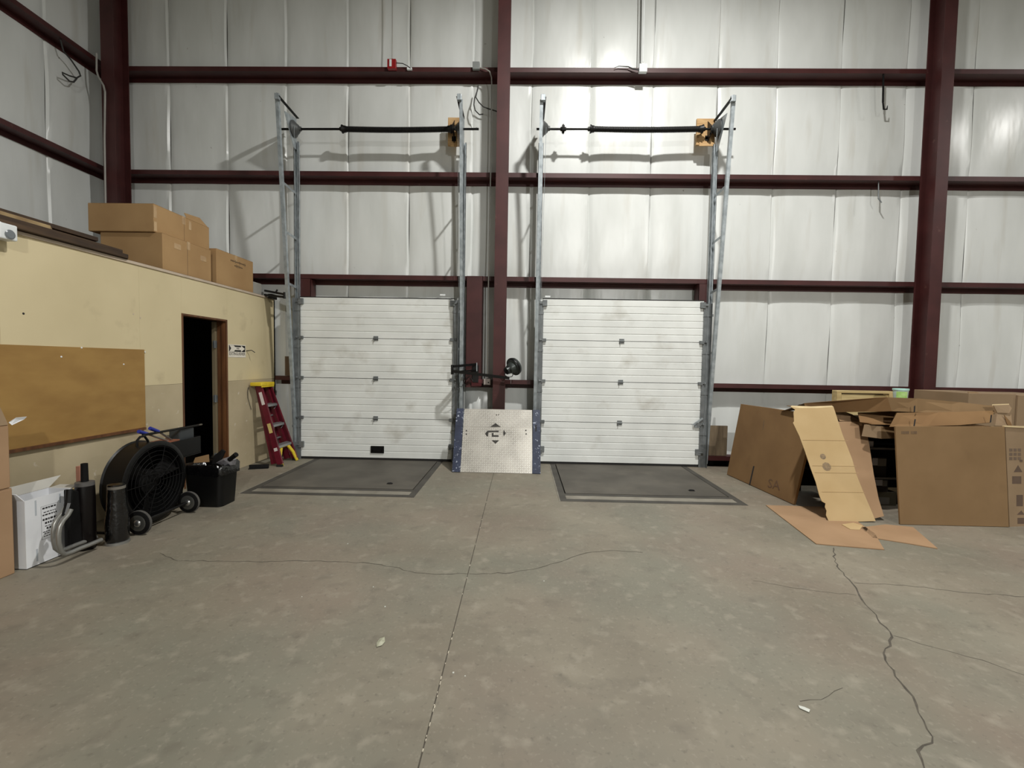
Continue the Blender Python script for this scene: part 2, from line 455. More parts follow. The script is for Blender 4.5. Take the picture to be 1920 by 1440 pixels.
# ------------------------------------------------------------------ columns and girts
def column(x0, x1, label):
    t = thing('steel_column', ((x0 + x1) / 2, 6.71, 0), label, 'column', 'red steel wall columns')
    y0, y1 = 6.58, 6.838
    xc = (x0 + x1) / 2
    B(x0, x1, y0, y0 + .012, 0, ZC).build('front_flange', REDST, t)
    B(x0, x1, y1 - .012, y1, 0, ZC).build('back_flange', REDST, t)
    B(xc - .005, xc + .005, y0 + .012, y1 - .012, 0, ZC).build('web', REDST, t)
    B(x0 - .03, x1 + .03, y0 - .03, y1, 0, .016).build('base_plate', REDST, t)
    return t
column(-6.115, -5.93, 'dark red steel column in the left corner behind the cardboard boxes')
column(-.415, -.243, 'narrow red steel column between the two roller doors behind the tread plate')
column(5.735, 5.905, 'red steel column behind the pile of cardboard on the right')

def girt(z, x0, x1, label, gf=GF, fl=.066):
    prof = [(0, fl), (.012, fl), (.012, .004), (D - gf - .03, .004), (D - gf - .03, -.066), (D - gf - .026, -.066), (D - gf - .026, 0), (.004, 0), (.004, fl - .004), (0, fl - .004)]
    prof = [(0, 0), (D - gf - .030, 0), (D - gf - .030, -.066), (D - gf - .026, -.066), (D - gf - .026, .004), (.004, .004), (.004, fl - .004), (.016, fl - .004), (.016, fl), (0, fl)]
    return MB().extr(prof, (x0, gf, z), (0, 1, 0), (0, 0, 1), (x1 - x0, 0, 0)).build('wall_girt', REDST, None, label=label, category='girt', group='red wall girts')
BAYS = ((-6.2, -.335, 'above the left roller door'), (-.333, 5.82, 'above the right roller door'), (5.822, XR, 'right of the right column'))
for lv in (1, 2, 3):
    for x0, x1, t in BAYS:
        girt(GZ[lv], x0, x1, '%s of the three dark red girts on the back wall %s' % (('lowest', 'middle', 'topmost')[lv - 1], t))
girt(GZ[0], -3.76, -3.44, 'short red girt stub beside the top of the red step ladder')
girt(GZ[0], -.87, -.16, 'short red girt passing behind the narrow column between the doors')
girt(GZ[0], -.158, .20, 'short red girt just left of the right roller door')
girt(GZ[0], 2.78, 5.82, 'low red girt between the right roller door and the right column')
girt(GZ[0], 5.822, XR, 'low red girt right of the right column behind the boxes')
def girt_left(z, label):
    fl = .066; g = .21
    prof = [(0, 0), (g - .03, 0), (g - .03, -.066), (g - .026, -.066), (g - .026, .004), (.004, .004), (.004, fl - .004), (.016, fl - .004), (.016, fl), (0, fl)]
    return MB().extr(prof, (XL + g, 1.0, z), (-1, 0, 0), (0, 0, 1), (0, D - .03 - 1.0, 0)).build('wall_girt', REDST, None, label=label, category='girt', group='red wall girts')
girt_left(GZ[2], 'lower dark red girt running along the left wall above the office roof')
girt_left(GZ[3], 'upper dark red girt running along the left wall, top left corner of the photo')
girt_left(GZ[1], 'dark red girt on the left wall hidden just above the office roof line')

# jamb posts of the dock doors
def jamb(x0, x1, z1, label, y0=6.822, z0=0):
    m = MB(); m.box(x0, x1, y0, y0 + .006, z0, z1); m.box(x0, x0 + .006, y0, D - .05, z0, z1); m.box(x1 - .006, x1, y0, D - .05, z0, z1)
    return m.build('door_jamb_post', REDST, None, label=label, category='post', group='red door jamb posts')
jamb(-3.40, -3.20, 2.72, 'red channel post at the left side of the left roller door')
jamb(-.845, -.60, 2.79, 'red channel post between the left roller door and the narrow column, carrying the lamp arm', 6.80, 1.13)
jamb(2.60, 2.76, 2.72, 'red channel post at the right side of the right roller door')

# ------------------------------------------------------------------ dock doors
def section_profile(h):
    # (depth, height): six ribs with shallow grooves between
    pts = []; n = 6; g = .007; w = .009
    pts.append((0, .004))
    for i in range(1, n):
        z = h * i / n
        pts += [(0, z - w), (g, z - w * .25), (g * .4, z + w * .4), (0, z + w)]
    pts.append((0, h - .004)); pts += [(.045, h - .004), (.045, .004)]
    return pts
def dock_door(n, x0, x1, ztop, handle=None):
    t = structure('door_%d' % n, ((x0 + x1) / 2, 6.76, 0))
    zb = .035; h = (ztop - zb) / 4
    for i in range(4):
        MB().extr(section_profile(h), (x0, 6.76, zb + i * h), (0, 1, 0), (0, 0, 1), (x1 - x0, 0, 0)).build('door_section', DOORW, t)
    B(x0, x1, 6.765, 6.80, 0.002, zb).build('bottom_seal', RUBBER, t)
    B(x0 - .01, x1 + .01, 6.77, 6.80, ztop, ztop + .012).build('top_seal', RUBBER, t)
    xc = (x0 + x1) / 2 - .01
    for i in (1, 2, 3):
        z = zb + i * h
        m = MB(); m.box(xc - .035, xc + .035, 6.748, 6.76, z - .03, z + .035); m.tube([(xc - .04, 6.742, z), (xc + .04, 6.742, z)], .010, 8)
        m.box(xc - .03, xc - .018, 6.735, 6.75, z - .045, z - .02)
        m.build('hinge', GALVD, t, bevel=.002)
        for xe, sg in ((x0 + .02, -1), (x1 - .02, 1)):
            m = MB(); m.box(xe - .03, xe + .03, 6.728, 6.76, z - .022, z + .022); m.tube([(xe, 6.735, z), (xe + sg * .06, 6.735, z)], .008, 8)
            m.lathe((xe + sg * .05, 6.735, z), (sg, 0, 0), [(0, .02), (.018, .02)], 12)
            m.build('roller_hinge', GALVD, t)
    for xe, sg in ((x0 + .02, -1), (x1 - .02, 1)):
        for z in (ztop - .07, .22):
            m = MB(); m.box(xe - .035, xe + .035, 6.725, 6.76, z - .035, z + .05); m.tube([(xe, 6.73, z), (xe + sg * .07, 6.73, z)], .009, 8)
            m.build('roller_bracket', GALVD, t)
    if handle:
        m = MB(); a = onY(695, 836, 6.75); b = onY(720, 850, 6.75)
        m.box(a.x, b.x, 6.742, 6.76, b.z, a.z)
        o = m.build('lift_handle', BLACKP, t, bevel=.006)
        m = MB(); m.box(a.x + .03, b.x - .03, 6.732, 6.742, b.z + .03, b.z + .05); m.box(a.x + .025, a.x + .04, 6.732, 6.742, b.z + .03, a.z - .03); m.box(b.x - .04, b.x - .025, 6.732, 6.742, b.z + .03, a.z - .03)
        m.build('grip', BLACKM, o)
    return t
d1 = dock_door(1, DOORS[0][0], DOORS[0][1], 2.437, True)
d2 = dock_door(2, DOORS[1][0], DOORS[1][1], 2.46)
# slide bolt on the right door
m = MB(); p = onY(1306, 793, 6.73); m.bar(p + Vector((-.05, 0, -.03)), p + Vector((.09, 0, .07)), .02, .02, (0, 1, 0)); m.box(p.x - .02, p.x + .05, 6.735, 6.76, p.z - .07, p.z - .02)
m.build('slide_bolt', GALV, d2)
for d, (px, py) in ((d1, (830, 553)), (d2, (1027, 556))):
    p = onY(px, py, 6.785); B(p.x - .04, p.x + .04, 6.78, 6.79, p.z - .012, p.z + .012).build('paper_tag', WHITEP, d)

# inclined vertical lift tracks, shafts and springs
def lift_frame(xu, xa0, xa1, sg, label, group):
    """sg: +1 when the door lies towards +X"""
    t = thing('lift_track_frame', (xu, 6.76, 0), label, 'door track', group)
    m = MB(); m.box(xu - .036, xu + .036, 6.815, 6.821, 0, 4.72); m.box(xu - .036, xu - .030, 6.775, 6.815, 0, 4.72); m.box(xu + .030, xu + .036, 6.775, 6.815, 0, 4.72)
    m.box(xu - .036, xu - .018, 6.775, 6.779, 0, 4.72); m.box(xu + .018, xu + .036, 6.775, 6.779, 0, 4.72)
    m.build('upright', GALV, t)
    m = MB(); m.box(xa0, xa1, 6.742, 6.747, 0, 2.42)
    xe = xa0 if sg > 0 else xa1 - .005
    m.box(xe, xe + .005, 6.69, 6.742, 0, 2.42)
    m.build('track_angle', GALVD, t)
    for z in (.5, 1.1, 1.7, 2.25): B(xa0 - .004 - (.03 if sg > 0 else 0), xa1 + .004 + (.03 if sg < 0 else 0), 6.735, 6.742, z - .018, z + .018).build('jamb_bracket', GALVD, t)
    m = MB(); m.angle((xu, 6.765, .05), (xu, 6.29, 5.06), .042, .006, (0, 1, 0), sg); m.build('sloped_member', GALV, t)
    m = MB(); m.angle((xu, 6.25, 5.075), (xu, 6.80, 5.06), .040, .006, (0, 0, 1), sg); m.build('top_arm', BLACKST, t)
    B(xu - .03, xu + .03, 6.245, 6.30, 5.03, 5.11).build('arm_end_clip', GALV, t, bevel=.004)
    MB().slab([(xu, 6.44, 4.98), (xu, 6.79, 5.05), (xu, 6.79, 4.60), (xu, 6.70, 4.60)], .004).build('bearing_plate', GALV, t)
    x0 = xu + sg * .012
    m = MB(); m.lathe((x0, 6.69, 4.855 + .008 * (xu + 3.4)), (sg, 0, 0), [(0, .115), (.012, .115), (.02, .10), (.075, .055), (.085, .035), (.11, .03)], 24)
    m.build('cable_drum', mat('drum_cast_grey', srgb(92, 94, 94), rough=.5, metal=.4), t, smooth=True)
    for z in (3.98, 3.32, 2.6):
        f = 1 - (z - .05) / 5.01
        ym = 6.29 + (6.765 - 6.29) * f
        MB().bar((xu, ym, z), (xu, 6.78, z - .02), .004, .035).build('brace', GALV, t)
    zc = [Vector((x0 + sg * .05, 6.60, 4.855)), Vector((x0 + sg * .03, 6.735, 2.4)), Vector((x0 + sg * .03, 6.735, .2))]
    MB().tube(zc, .0025, 5).build('lift_cable', GALV, t)
    return t
lift_frame(-3.39, -3.415, -3.318, 1, 'galvanised lift track and top bracket on the left side of the left roller door', 'roller door lift tracks')
lift_frame(-.905, -1.03, -.95, -1, 'galvanised lift track right of the left roller door, next to the narrow column', 'roller door lift tracks')
lift_frame(.225, .222, .308, 1, 'galvanised lift track on the left side of the right roller door', 'roller door lift tracks')
lift_frame(2.755, 2.655, 2.76, -1, 'galvanised lift track right of the right roller door, beside the leaning board', 'roller door lift tracks')

def spring(xs, xe, x0, x1, z0, z1, label, coupler=None):
    zz = lambda x: z0 + (z1 - z0) * (x - xs) / (xe - xs)
    t = thing('torsion_spring_shaft', ((xs + xe) / 2, 6.69, z0), label, 'door spring', 'torsion spring shafts above the roller doors')
    MB().tube([(xs, 6.69, zz(xs)), (xe, 6.69, zz(xe))], .016, 10).build('shaft', BLACKST, t, smooth=True)
    n = 220; pts = []
    core = [(x0 + (x1 - x0) * i / 20, 6.69, zz(x0 + (x1 - x0) * i / 20) - .012 * sin(pi * i / 20)) for i in range(21)]
    MB().tube(core, .036, 14).build('spring_core', BLACKST, t, smooth=True)
    N = 640; r = .038
    for i in range(N + 1):
        u = i / N; x = x0 + (x1 - x0) * u; th = u * 2 * pi * 80
        pts.append((x, 6.69 + r * cos(th), zz(x) - .012 * sin(pi * u) + r * sin(th)))
    MB().tube(pts, .0055, 4).build('spring_coil', BLACKST, t, smooth=True)
    for x, s in ((x0, -1), (x1, 1)):
        m = MB(); m.lathe((x - s * .03, 6.69, zz(x)), (s, 0, 0), [(0, .045), (.03, .048), (.05, .06), (.058, .06), (.06, .03), (.09, .028)], 16)
        m.build('winding_cone', BLACKST, t, smooth=True)
    if coupler:
        m = MB(); z = zz(coupler)
        m.lathe((coupler - .04, 6.69, z), (1, 0, 0), [(0, .028), (.02, .03), (.022, .055), (.058, .055), (.06, .03), (.08, .028)], 10)
        m.tube([(coupler, 6.69, z - .07), (coupler, 6.69, z + .07)], .009, 6)
        m.build('shaft_coupler', BLACKST, t)
spring(-3.564, -.68, -2.64, -1.10, 4.851, 4.869, 'black torsion spring on its shaft above the left roller door')
spring(.153, 2.988, .95, 2.50, 4.874, 4.892, 'black torsion spring on its shaft with a coupler, above the right roller door', .536)
# spring anchor pads of plywood
for (x0, y0), (x1, y1), lab, sg in (((840, 220), (868, 273), 'plywood pad behind the spring end above the left roller door', 1), ((1307, 222), (1340, 272), 'plywood pad behind the spring end above the right roller door', -1)):
    a = onY(x0, y0, 6.80); b = onY(x1, y1, 6.80)
    t = thing('spring_anchor_pad', ((a.x + b.x) / 2, 6.8, b.z), lab, 'board', 'plywood spring pads')
    B(a.x, b.x, 6.80, 6.838, b.z, a.z).build('plywood_board', PLY, t, bevel=.004)
    B(a.x + .04, b.x - .01, 6.785, 6.80, b.z - .02, b.z + .035).build('lower_cleat', PLY, t, bevel=.003)
    xp = (a.x + b.x) / 2 - .02 * sg
    m = MB(); m.slab([(xp, 6.80, a.z - .04), (xp, 6.80, b.z + .02), (xp, 6.66, 4.82), (xp, 6.66, 4.93)], .008)
    m.box(xp - .03, xp + .03, 6.792, 6.80, b.z + .06, b.z + .13); m.lathe((xp - .012, 6.69, 4.872), (1, 0, 0), [(0, .055), (.024, .055)], 14)
    m.build('centre_bracket', BLACKST, t)

# ------------------------------------------------------------------ dock levellers
def leveller(pit, label):
    x0, x1, y0, y1 = pit
    t = thing('dock_leveller', ((x0 + x1) / 2, (y0 + y1) / 2, -.04), label, 'dock leveller', 'dock levellers in the floor')
    w = .075
    m = MB(); m.box(x0, x0 + w, y0, y1, -.04, .003); m.box(x1 - w, x1, y0, y1, -.04, .003); m.box(x0 + w, x1 - w, y0, y0 + .085, -.04, .003)
    m.build('curb_frame', FRAMEST, t)
    B(x0 + w, x1 - w, y0 + .09, y0 + .22, -.04, .001).build('worn_sill_strip', LIPST, t)
    B(x0 + w, x1 - w, y0 + .222, y0 + .285, -.04, .004).build('hinge_bar', FRAMEST, t)
    B(x0 + w + .012, x1 - w - .012, y0 + .30, y1, -.04, .006).build('deck_plate', DECK, t)
    xr = x1 - .42; yr = y0 + .52
    m = MB(); m.box(xr - .035, xr + .035, yr - .02, yr + .02, .006, .010); m.tube([(xr + .03 * cos(a * pi / 5), yr + .02 * sin(a * pi / 5), .013) for a in range(11)], .005, 6)
    m.build('release_ring', BLACKST, t)
    B(x0 - .012, x0, y0 - .01, y1 - .05, -.03, .004).build('edge_nosing', LIPST, t)
leveller(PITS[0], 'dark steel dock leveller plate in the floor before the left roller door')
leveller(PITS[1], 'dark steel dock leveller plate in the floor before the right roller door')

# ------------------------------------------------------------------ office block on the left
OX, OT = -3.83, 2.44
wo = structure('wall_office', (OX, 5.0, 0))
DY0, DY1, DZ = 5.04, 5.83, 2.0
def panel(y0, y1, z0, z1, m):
    B(OX - .016, OX, y0 + .0006, y1 - .0006, z0 + .001, z1 - .001).build('wall_board', m, wo, bevel=.0008)
yb = [-1.6, -.4, .82, 2.04, 3.26, 4.48]
for a, b in zip(yb, yb[1:] + [DY0]):
    if b > 2.0:
        panel(a, b, 0, 1.208, OFFLOW); panel(a, b, 1.208, OT - .02, OFFW)
panel(DY0, DY1, DZ, OT - .02, OFFW)
panel(DY1, 6.97, 0, 1.206, OFFLOW); panel(DY1, 6.97, 1.206, OT - .02, OFFW)
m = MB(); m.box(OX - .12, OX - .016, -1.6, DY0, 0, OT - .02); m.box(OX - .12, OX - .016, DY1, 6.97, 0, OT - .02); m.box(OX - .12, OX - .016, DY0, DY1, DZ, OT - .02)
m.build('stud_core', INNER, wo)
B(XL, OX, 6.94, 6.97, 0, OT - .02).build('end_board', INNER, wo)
B(XL + .05, OX - .12, -1.6, -1.5, 0, OT - .02).build('near_end_board', INNER, wo)
B(XL + .25, OX + .005, -1.6, 6.97, OT - .02, OT).build('ceiling_office', ROOFB, kind='structure')
B(OX + .0005, OX + .012, -1.6, 6.97, OT - .03, OT - .004).build('trim_1', EDGEW, kind='structure')
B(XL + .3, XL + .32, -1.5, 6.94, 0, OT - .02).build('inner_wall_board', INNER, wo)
# door of the office
od = structure('door_3', (OX - .06, (DY0 + DY1) / 2, 0))
for nm, b in (('jamb', (OX - .12, OX + .006, DY0, DY0 + .022, 0, DZ)), ('jamb', (OX - .12, OX + .006, DY1 - .022, DY1, 0, DZ)), ('head_jamb', (OX - .12, OX + .006, DY0 + .022, DY1 - .022, DZ - .022, DZ))):
    B(*b).build(nm, DARKWOOD, od, bevel=.002)
for y0, y1 in ((DY0 + .022, DY0 + .036), (DY1 - .036, DY1 - .022)):
    B(OX - .05, OX - .02, y0, y1, 0, DZ - .022).build('door_stop', DARKWOOD, od)
B(OX - .168, OX - .124, DY1 - .055, DY1 + .72, .01, DZ - .03).build('door_slab', DOORSLAB, od, bevel=.002)
for z in (1.68, .98, .22):
    m = MB(); m.box(OX - .15, OX - .10, DY1 - .062, DY1 - .055, z - .045, z + .045); m.tube([(OX - .121, DY1 - .066, z - .05), (OX - .121, DY1 - .066, z + .05)], .007, 8)
    m.build('hinge', GALVD, od)

# hardboard sheet on the office wall
t = thing('hardboard_sheet', (OX, 3.5, .79), 'large brown hardboard sheet fixed to the tan office wall', 'board')
B(OX + .001, OX + .008, 2.2, 4.52, .79, 1.576).build('sheet', HARDB, t)
B(OX + .001, OX + .03, 2.2, 4.50, .765, .79).build('bottom_ledge', DARKWOOD, t)
for px, py in ((153, 652), (232, 683), (115, 669), (272, 660)):
    p = onX(px, py, OX + .008); MB().lathe((OX + .008, p.y, p.z), (1, 0, 0), [(0, .008), (.003, .006)], 8).build('screw_head', WHITEP, t)
# little pale plaster patches and screw heads on the wall board
for i, (px, py) in enumerate(((263, 596), (250, 589), (44, 588))):
    p = onX(px, py, OX); MB().lathe((OX, p.y, p.z), (1, 0, 0), [(0, .009), (.002, .008)], 9).build('filled_hole', EDGEW if i < 2 else INK, wo)

# extinguisher sign
a = onX(429, 645.5, OX + .002); b = onX(462, 669.5, OX + .002)
SY0, SY1, SZ0, SZ1 = 5.845, 6.215, 1.518, 1.688
t = thing('extinguisher_sign', (OX, SY0, SZ0), 'small white and black extinguisher sign with an arrow beside the office door', 'sign')
B(OX + .001, OX + .004, SY0, SY1, SZ0, SZ1).build('sign_plate', SIGNW, t)
B(OX + .004, OX + .005, SY0 + .012, SY1 - .012, SZ0 + .075, SZ1 - .010).build('black_panel', SIGNB, t)
zc = (SZ0 + .075 + SZ1 - .010) / 2
ar = [(.02, .040), (.055, 0), (.02, -.040), (.11, -.040), (.135, -.020), (.265, -.020), (.265, -.042), (.35, 0), (.265, .042), (.265, .020), (.135, .020), (.11, .040)]
MB().extr([(u, v) for u, v in ar], (OX + .005, SY0, zc), (0, 1, 0), (0, 0, 1), (.001, 0, 0)).build('arrow', SIGNW, t)
text('lettering', 'FIRE', .036, (OX + .0066, SY0 + .195, zc), (0, 1, 0), (0, 0, 1), LETTER, t)
text('lettering', 'EXTINGUISHER', .058, (OX + .0046, (SY0 + SY1) / 2, SZ0 + .046), (0, 1, 0), (0, 0, 1), LETTER, t, sx=.86)
p = onX(464, 658, OX)
MB().tube([(OX, 6.235, p.z), (OX + .06, 6.26, p.z + .01), (OX + .10, 6.27, p.z - .02)], .006, 6).build('wall_hook', BLACKST, None, label='small black hook sticking out of the wall right of the extinguisher sign', category='hook')
MB().tube([onX(x, y, OX + .012) for x, y in ((466, 726), (464.5, 735), (465, 746), (468, 757), (471, 768))], .004, 6).build('wire_loop', CABLE, None, label='thin dark wire hanging on the office wall left of the step ladder', category='wire')

# flood light at the left edge of the frame
t = thing('flood_light', (OX, 3.22, 2.30), 'white twin-head emergency light on the office wall at the left frame edge', 'light fixture')
B(OX + .002, OX + .07, 2.98, 3.24, 2.33, 2.46).build('housing', WHITEP, t, bevel=.012)
B(OX + .002, OX + .09, 3.20, 3.32, 2.335, 2.45).build('lamp_head', WHITEP, t, bevel=.010)
m = MB(); m.lathe((OX + .089, 3.265, 2.375), (1, 0, 0), [(0, .030), (.006, .034), (.010, .026)], 16); m.build('lens', GLASSL, t)
B(OX + .002, OX + .05, 3.0, 3.22, 2.26, 2.32).build('shadow_block', BROWNW, t)  # brown block put in for the shadow below the light

# ------------------------------------------------------------------ cartons
def carton(name, label, x0, x1, y0, y1, z0, z1, m=None, group=None, tape=True, cat='box', flaps=True, rot=0, marks=()):
    m = m or CARD
    t = thing(name, ((x0 + x1) / 2, (y0 + y1) / 2, z0), label, cat, group)
    B(x0, x1, y0, y1, z0, z1 - .004).build('box_body', m, t, bevel=.006)
    ym = (y0 + y1) / 2
    if flaps:
        B(x0 + .002, x1 - .002, y0 + .002, ym - .002, z1 - .004, z1).build('top_flap', m, t, bevel=.001)
        B(x0 + .002, x1 - .002, ym + .002, y1 - .002, z1 - .004, z1).build('top_flap', m, t, bevel=.001)
    if tape:
        B(x0 + .0, x1 + .0008, ym - .025, ym + .025, z1, z1 + .0006).build('tape', TAPE, t)
        B(x1, x1 + .0008, ym - .025, ym + .025, z1 - .09, z1).build('tape', TAPE, t)
    return t
G = 'cartons on the office roof'
t = carton('cardboard_carton', 'lower of the two stacked brown cartons on the office roof', -4.55, -3.87, 4.84, 5.60, OT + .002, 2.835, CARDR, G)
m = MB(); m.box(-3.8698, -3.869, 5.20, 5.204, OT + .01, 2.83); m.build('panel_seam', PRINT, t)
for (y, z) in ((5.46, 2.70), (5.05, 2.74)):
    B(-3.8698, -3.868, y - .05, y + .05, z - .03, z + .03).build('tape', TAPE, t)
t = carton('cardboard_carton', 'upper brown carton with a raised flap, topmost of the stack on the office roof', -4.66, -3.945, 4.82, 5.68, 2.838, 3.135, CARDR, G)
for (y, z, w, h) in ((4.84, 3.05, .02, .06), (4.84, 2.90, .02, .05), (5.35, 3.06, .02, .05)):
    B(-3.945, -3.944, y - w, y + w, z - h, z + h).build('tape', TAPE, t)
MB().slab([(-3.95, 5.30, 3.136), (-3.95, 5.66, 3.136), (-4.02, 5.62, 3.235), (-4.05, 5.40, 3.225)], .004).build('raised_flap', CARDR, t)
m = MB(); m.box(-3.9446, -3.944, 5.255, 5.258, 2.85, 3.13); m.build('panel_seam', PRINT, t)
t = carton('cardboard_carton', 'single brown carton with handwriting at the far end of the office roof', -4.45, -3.87, 5.70, 6.48, OT + .002, 2.885, CARDR, G)
for y0, y1, z in ((5.98, 6.30, 2.80), (6.06, 6.22, 2.745)):
    m = MB(); y = y0
    while y < y1:
        h = random.uniform(.008, .022); m.box(-3.8692, -3.8686, y, y + .012, z - h, z + h); m.box(-3.8692, -3.8686, y, y + .026, z - .003, z + .003); y += .03
    m.build('handwriting', PRINT, t)
B(-4.25, -3.90, 6.52, 6.74, OT, 2.62).build('grey_block', mat('grey_foam', srgb(160, 158, 150), rough=.8), None, label='light grey block beside the far carton on the office roof', category='block', bevel=.006)

# dark planks and folded sheets lying on the office roof edge
def plank(y0, y1, x0, x1, z0, z1, m, label, skew=0.0, jag=0.0):
    pts = [(x0, y0), (x1, y0), (x1 + skew, y1 - jag), ((x0 + x1) / 2 + skew, y1), (x0 + skew, y1 - jag * .6)]
    return MB().extr(pts, (0, 0, z0), (1, 0, 0), (0, 1, 0), (0, 0, z1 - z0)).build('roof_plank', m, None, label=label, category='plank', group='planks on the office roof', bevel=.004)
plank(1.2, 4.50, -4.12, -3.74, OT + .002, OT + .040, PLANKD, 'bottom dark brown plank of the pile on the office roof edge', -.05, .18)
plank(1.0, 4.42, -4.20, -3.765, OT + .042, OT + .080, PLANKD, 'second dark plank up in the pile on the office roof edge', -.06, .12)
plank(1.1, 3.86, -4.16, -3.80, OT + .082, OT + .116, PLANKE, 'pale split plank in the middle of the pile on the office roof', -.05, .20)
plank(.9, 4.25, -4.28, -3.88, OT + .118, OT + .155, PLANKD, 'upper dark plank near the left frame edge on the office roof', -.04, .1)
plank(1.0, 4.55, -4.30, -3.96, OT + .082, OT + .116, PLANKD, 'long dark plank with a pointed end at the back of the roof pile', -.05, .12).location.x -= .13
plank(.8, 3.55, -4.42, -3.94, OT + .157, OT + .175, PLANKE, 'thin pale sheet on top of the roof plank pile', -.06, .05)

# folded dock lamp arm at the far end of the office roof
t = thing('folded_dock_arm', (-3.62, 6.80, 2.40), 'black folded lamp arm left of the left roller door, level with the office roof', 'lamp arm')
p0, p1 = onY(497, 545, 6.70), onY(534, 552, 6.55)
MB().bar(p0, p1, .03, .03).build('upper_arm', BLACKST, t)
MB().bar(onY(497, 553, 6.70), onY(532, 557, 6.55), .04, .03).build('lower_arm', BLACKST, t)
m = MB(); m.tube([p1 + Vector((0, 0, -.06)), p1 + Vector((0, 0, .03))], .022, 10); m.tube([onY(520, 543, 6.6), onY(516, 550, 6.6)], .012, 8); m.build('pivot', BLACKST, t)
B(-3.78, -3.72, 6.70, 6.838, 2.40, 2.47).build('mount_plate', BLACKST, t)
# brown upright offcut standing on the girt stub
a = onY(534, 668, 6.80); b = onY(543, 706, 6.80)
B(a.x, b.x + .01, 6.80, 6.836, GZ[0] + .07, a.z).build('upright_offcut', mat('brown_offcut', srgb(92, 74, 56), rough=.8), None, label='dark brown board offcut standing on the girt stub left of the left roller door', category='board')

# ------------------------------------------------------------------ left foreground
G = 'cartons at the left frame edge'
t = carton('cardboard_carton', 'bottom carton of the stack at the left frame edge beside the white box', -3.78, -3.46, 2.1, 2.985, 0, .594, CARD3, G)
t = carton('cardboard_carton', 'top carton with an open flap, stacked at the left frame edge', -3.78, -3.465, 2.1, 2.98, .597, 1.03, CARD3, G, flaps=False, tape=False)
MB().slab([(-3.465, 2.975, 1.027), (-3.465, 2.2, 1.027), (-3.49, 2.2, 1.15), (-3.49, 2.95, 1.15)], .005).build('open_flap', CARD5, t)
B(-3.4795, -3.4735, 2.88, 2.93, 1.075, 1.115).build('print_mark', PRINT, t)
MB().slab([onX(16, 792, -3.47), onX(30, 783, -3.45), onX(50, 781, -3.44), onX(45, 786, -3.45), onX(22, 797, -3.46)], .003).build('torn_tape', WHITEC, t)

# white box with open flaps
t = thing('white_box', (-3.56, 3.2, 0), 'white cardboard box with open flaps and a printed label, beside the brown cartons', 'box')
X0, X1, Y0, Y1, ZT = -3.62, -3.435, 3.035, 3.37, .485
m = MB()
m.box(X1 - .005, X1, Y0, Y1, 0, ZT); m.box(X0, X0 + .005, Y0, Y1, 0, ZT); m.box(X0 + .005, X1 - .005, Y0, Y0 + .005, 0, ZT); m.box(X0 + .005, X1 - .005, Y1 - .005, Y1, 0, ZT); m.box(X0, X1, Y0, Y1, 0, .005)
m.build('box_body', WHITEC, t)
MB().slab([(X0 + .005, Y0, ZT), (X1 - .005, Y0, ZT), (X1 - .02, Y0 - .035, ZT + .055), (X0 + .02, Y0 - .035, ZT + .055)], .004).build('side_flap', WHITEC, t)
MB().slab([(X0, Y1, ZT), (X0, Y0 + .02, ZT), (X0 - .05, Y0 + .06, ZT + .06), (X0 - .05, Y1 + .14, ZT + .06)], .004).build('back_flap', WHITED, t)
MB().slab([(X0, Y1, ZT), (X1, Y1, ZT), (X1 - .03, Y1 + .06, ZT + .012), (X0 + .03, Y1 + .06, ZT + .012)], .004).build('side_flap', WHITED, t)
m = MB()
for i, (w, z, h) in enumerate(((.10, .395, .012), (.085, .365, .006), (.10, .345, .010), (.10, .312, .014), (.07, .285, .014), (.07, .262, .006), (.05, .245, .014), (.10, .222, .006), (.08, .208, .006), (.09, .19, .006))):
    yc = 3.20; y = yc - w / 2
    while y < yc + w / 2:
        l = random.uniform(.008, .02); m.box(X1, X1 + .0006, y, min(y + l, yc + w / 2), z - h / 2, z + h / 2); y += l + .005
m.build('printed_lines', INK, t)
m = MB()
for z0, z1 in ((.17, .172), (.41, .412)): m.box(X1, X1 + .0005, 3.14, 3.26, z0, z1)
m.box(X1, X1 + .0005, 3.14, 3.142, .17, .41)
m.build('label_border', GREYINK, t)
m = MB(); m.box(X1, X1 + .0005, 3.10, 3.112, .36, .47); m.box(X1, X1 + .0005, 3.27, 3.282, .40, .47); m.box(X1, X1 + .0005, 3.10, 3.112, .03, .12); m.build('grey_streaks', mat('grey_streak', srgb(178, 184, 190), rough=.6), t)

# grey tube frame with black pad
XF = -3.30
t = thing('tube_frame_stand', (XF, 3.35, 0), 'bent grey tube frame with a black padded panel in front of the white box', 'stand')
path = [(133, 955), (127, 966), (118, 976), (112, 988), (109.5, 1002), (110, 1018), (114, 1034), (121, 1039), (132, 1036), (150, 1028), (166, 1022), (190, 1012)]
P1 = [onX(x, y, XF + .05) for x, y in path]
for p in P1: p.z = max(p.z, .02)
MB().tube(P1, .016, 10).build('front_tube', TUBEG, t, smooth=True)
MB().tube([p + Vector((-.09, .05, 0)) for p in P1], .016, 10).build('rear_tube', TUBEG, t, smooth=True)
PX = XF - .04
MB().slab([onX(131, 1031, PX), onX(157, 1027, PX), onX(150, 920, PX - .02), onX(129, 917, PX - .02)], .045).build('padded_panel', BLACKM, t, bevel=.012)
MB().tube([onX(130, 918, PX - .02), onX(128, 945, PX), onX(122, 966, PX + .03)], [.022, .024, .020], 8).build('hand_grip', BLACKP, t)
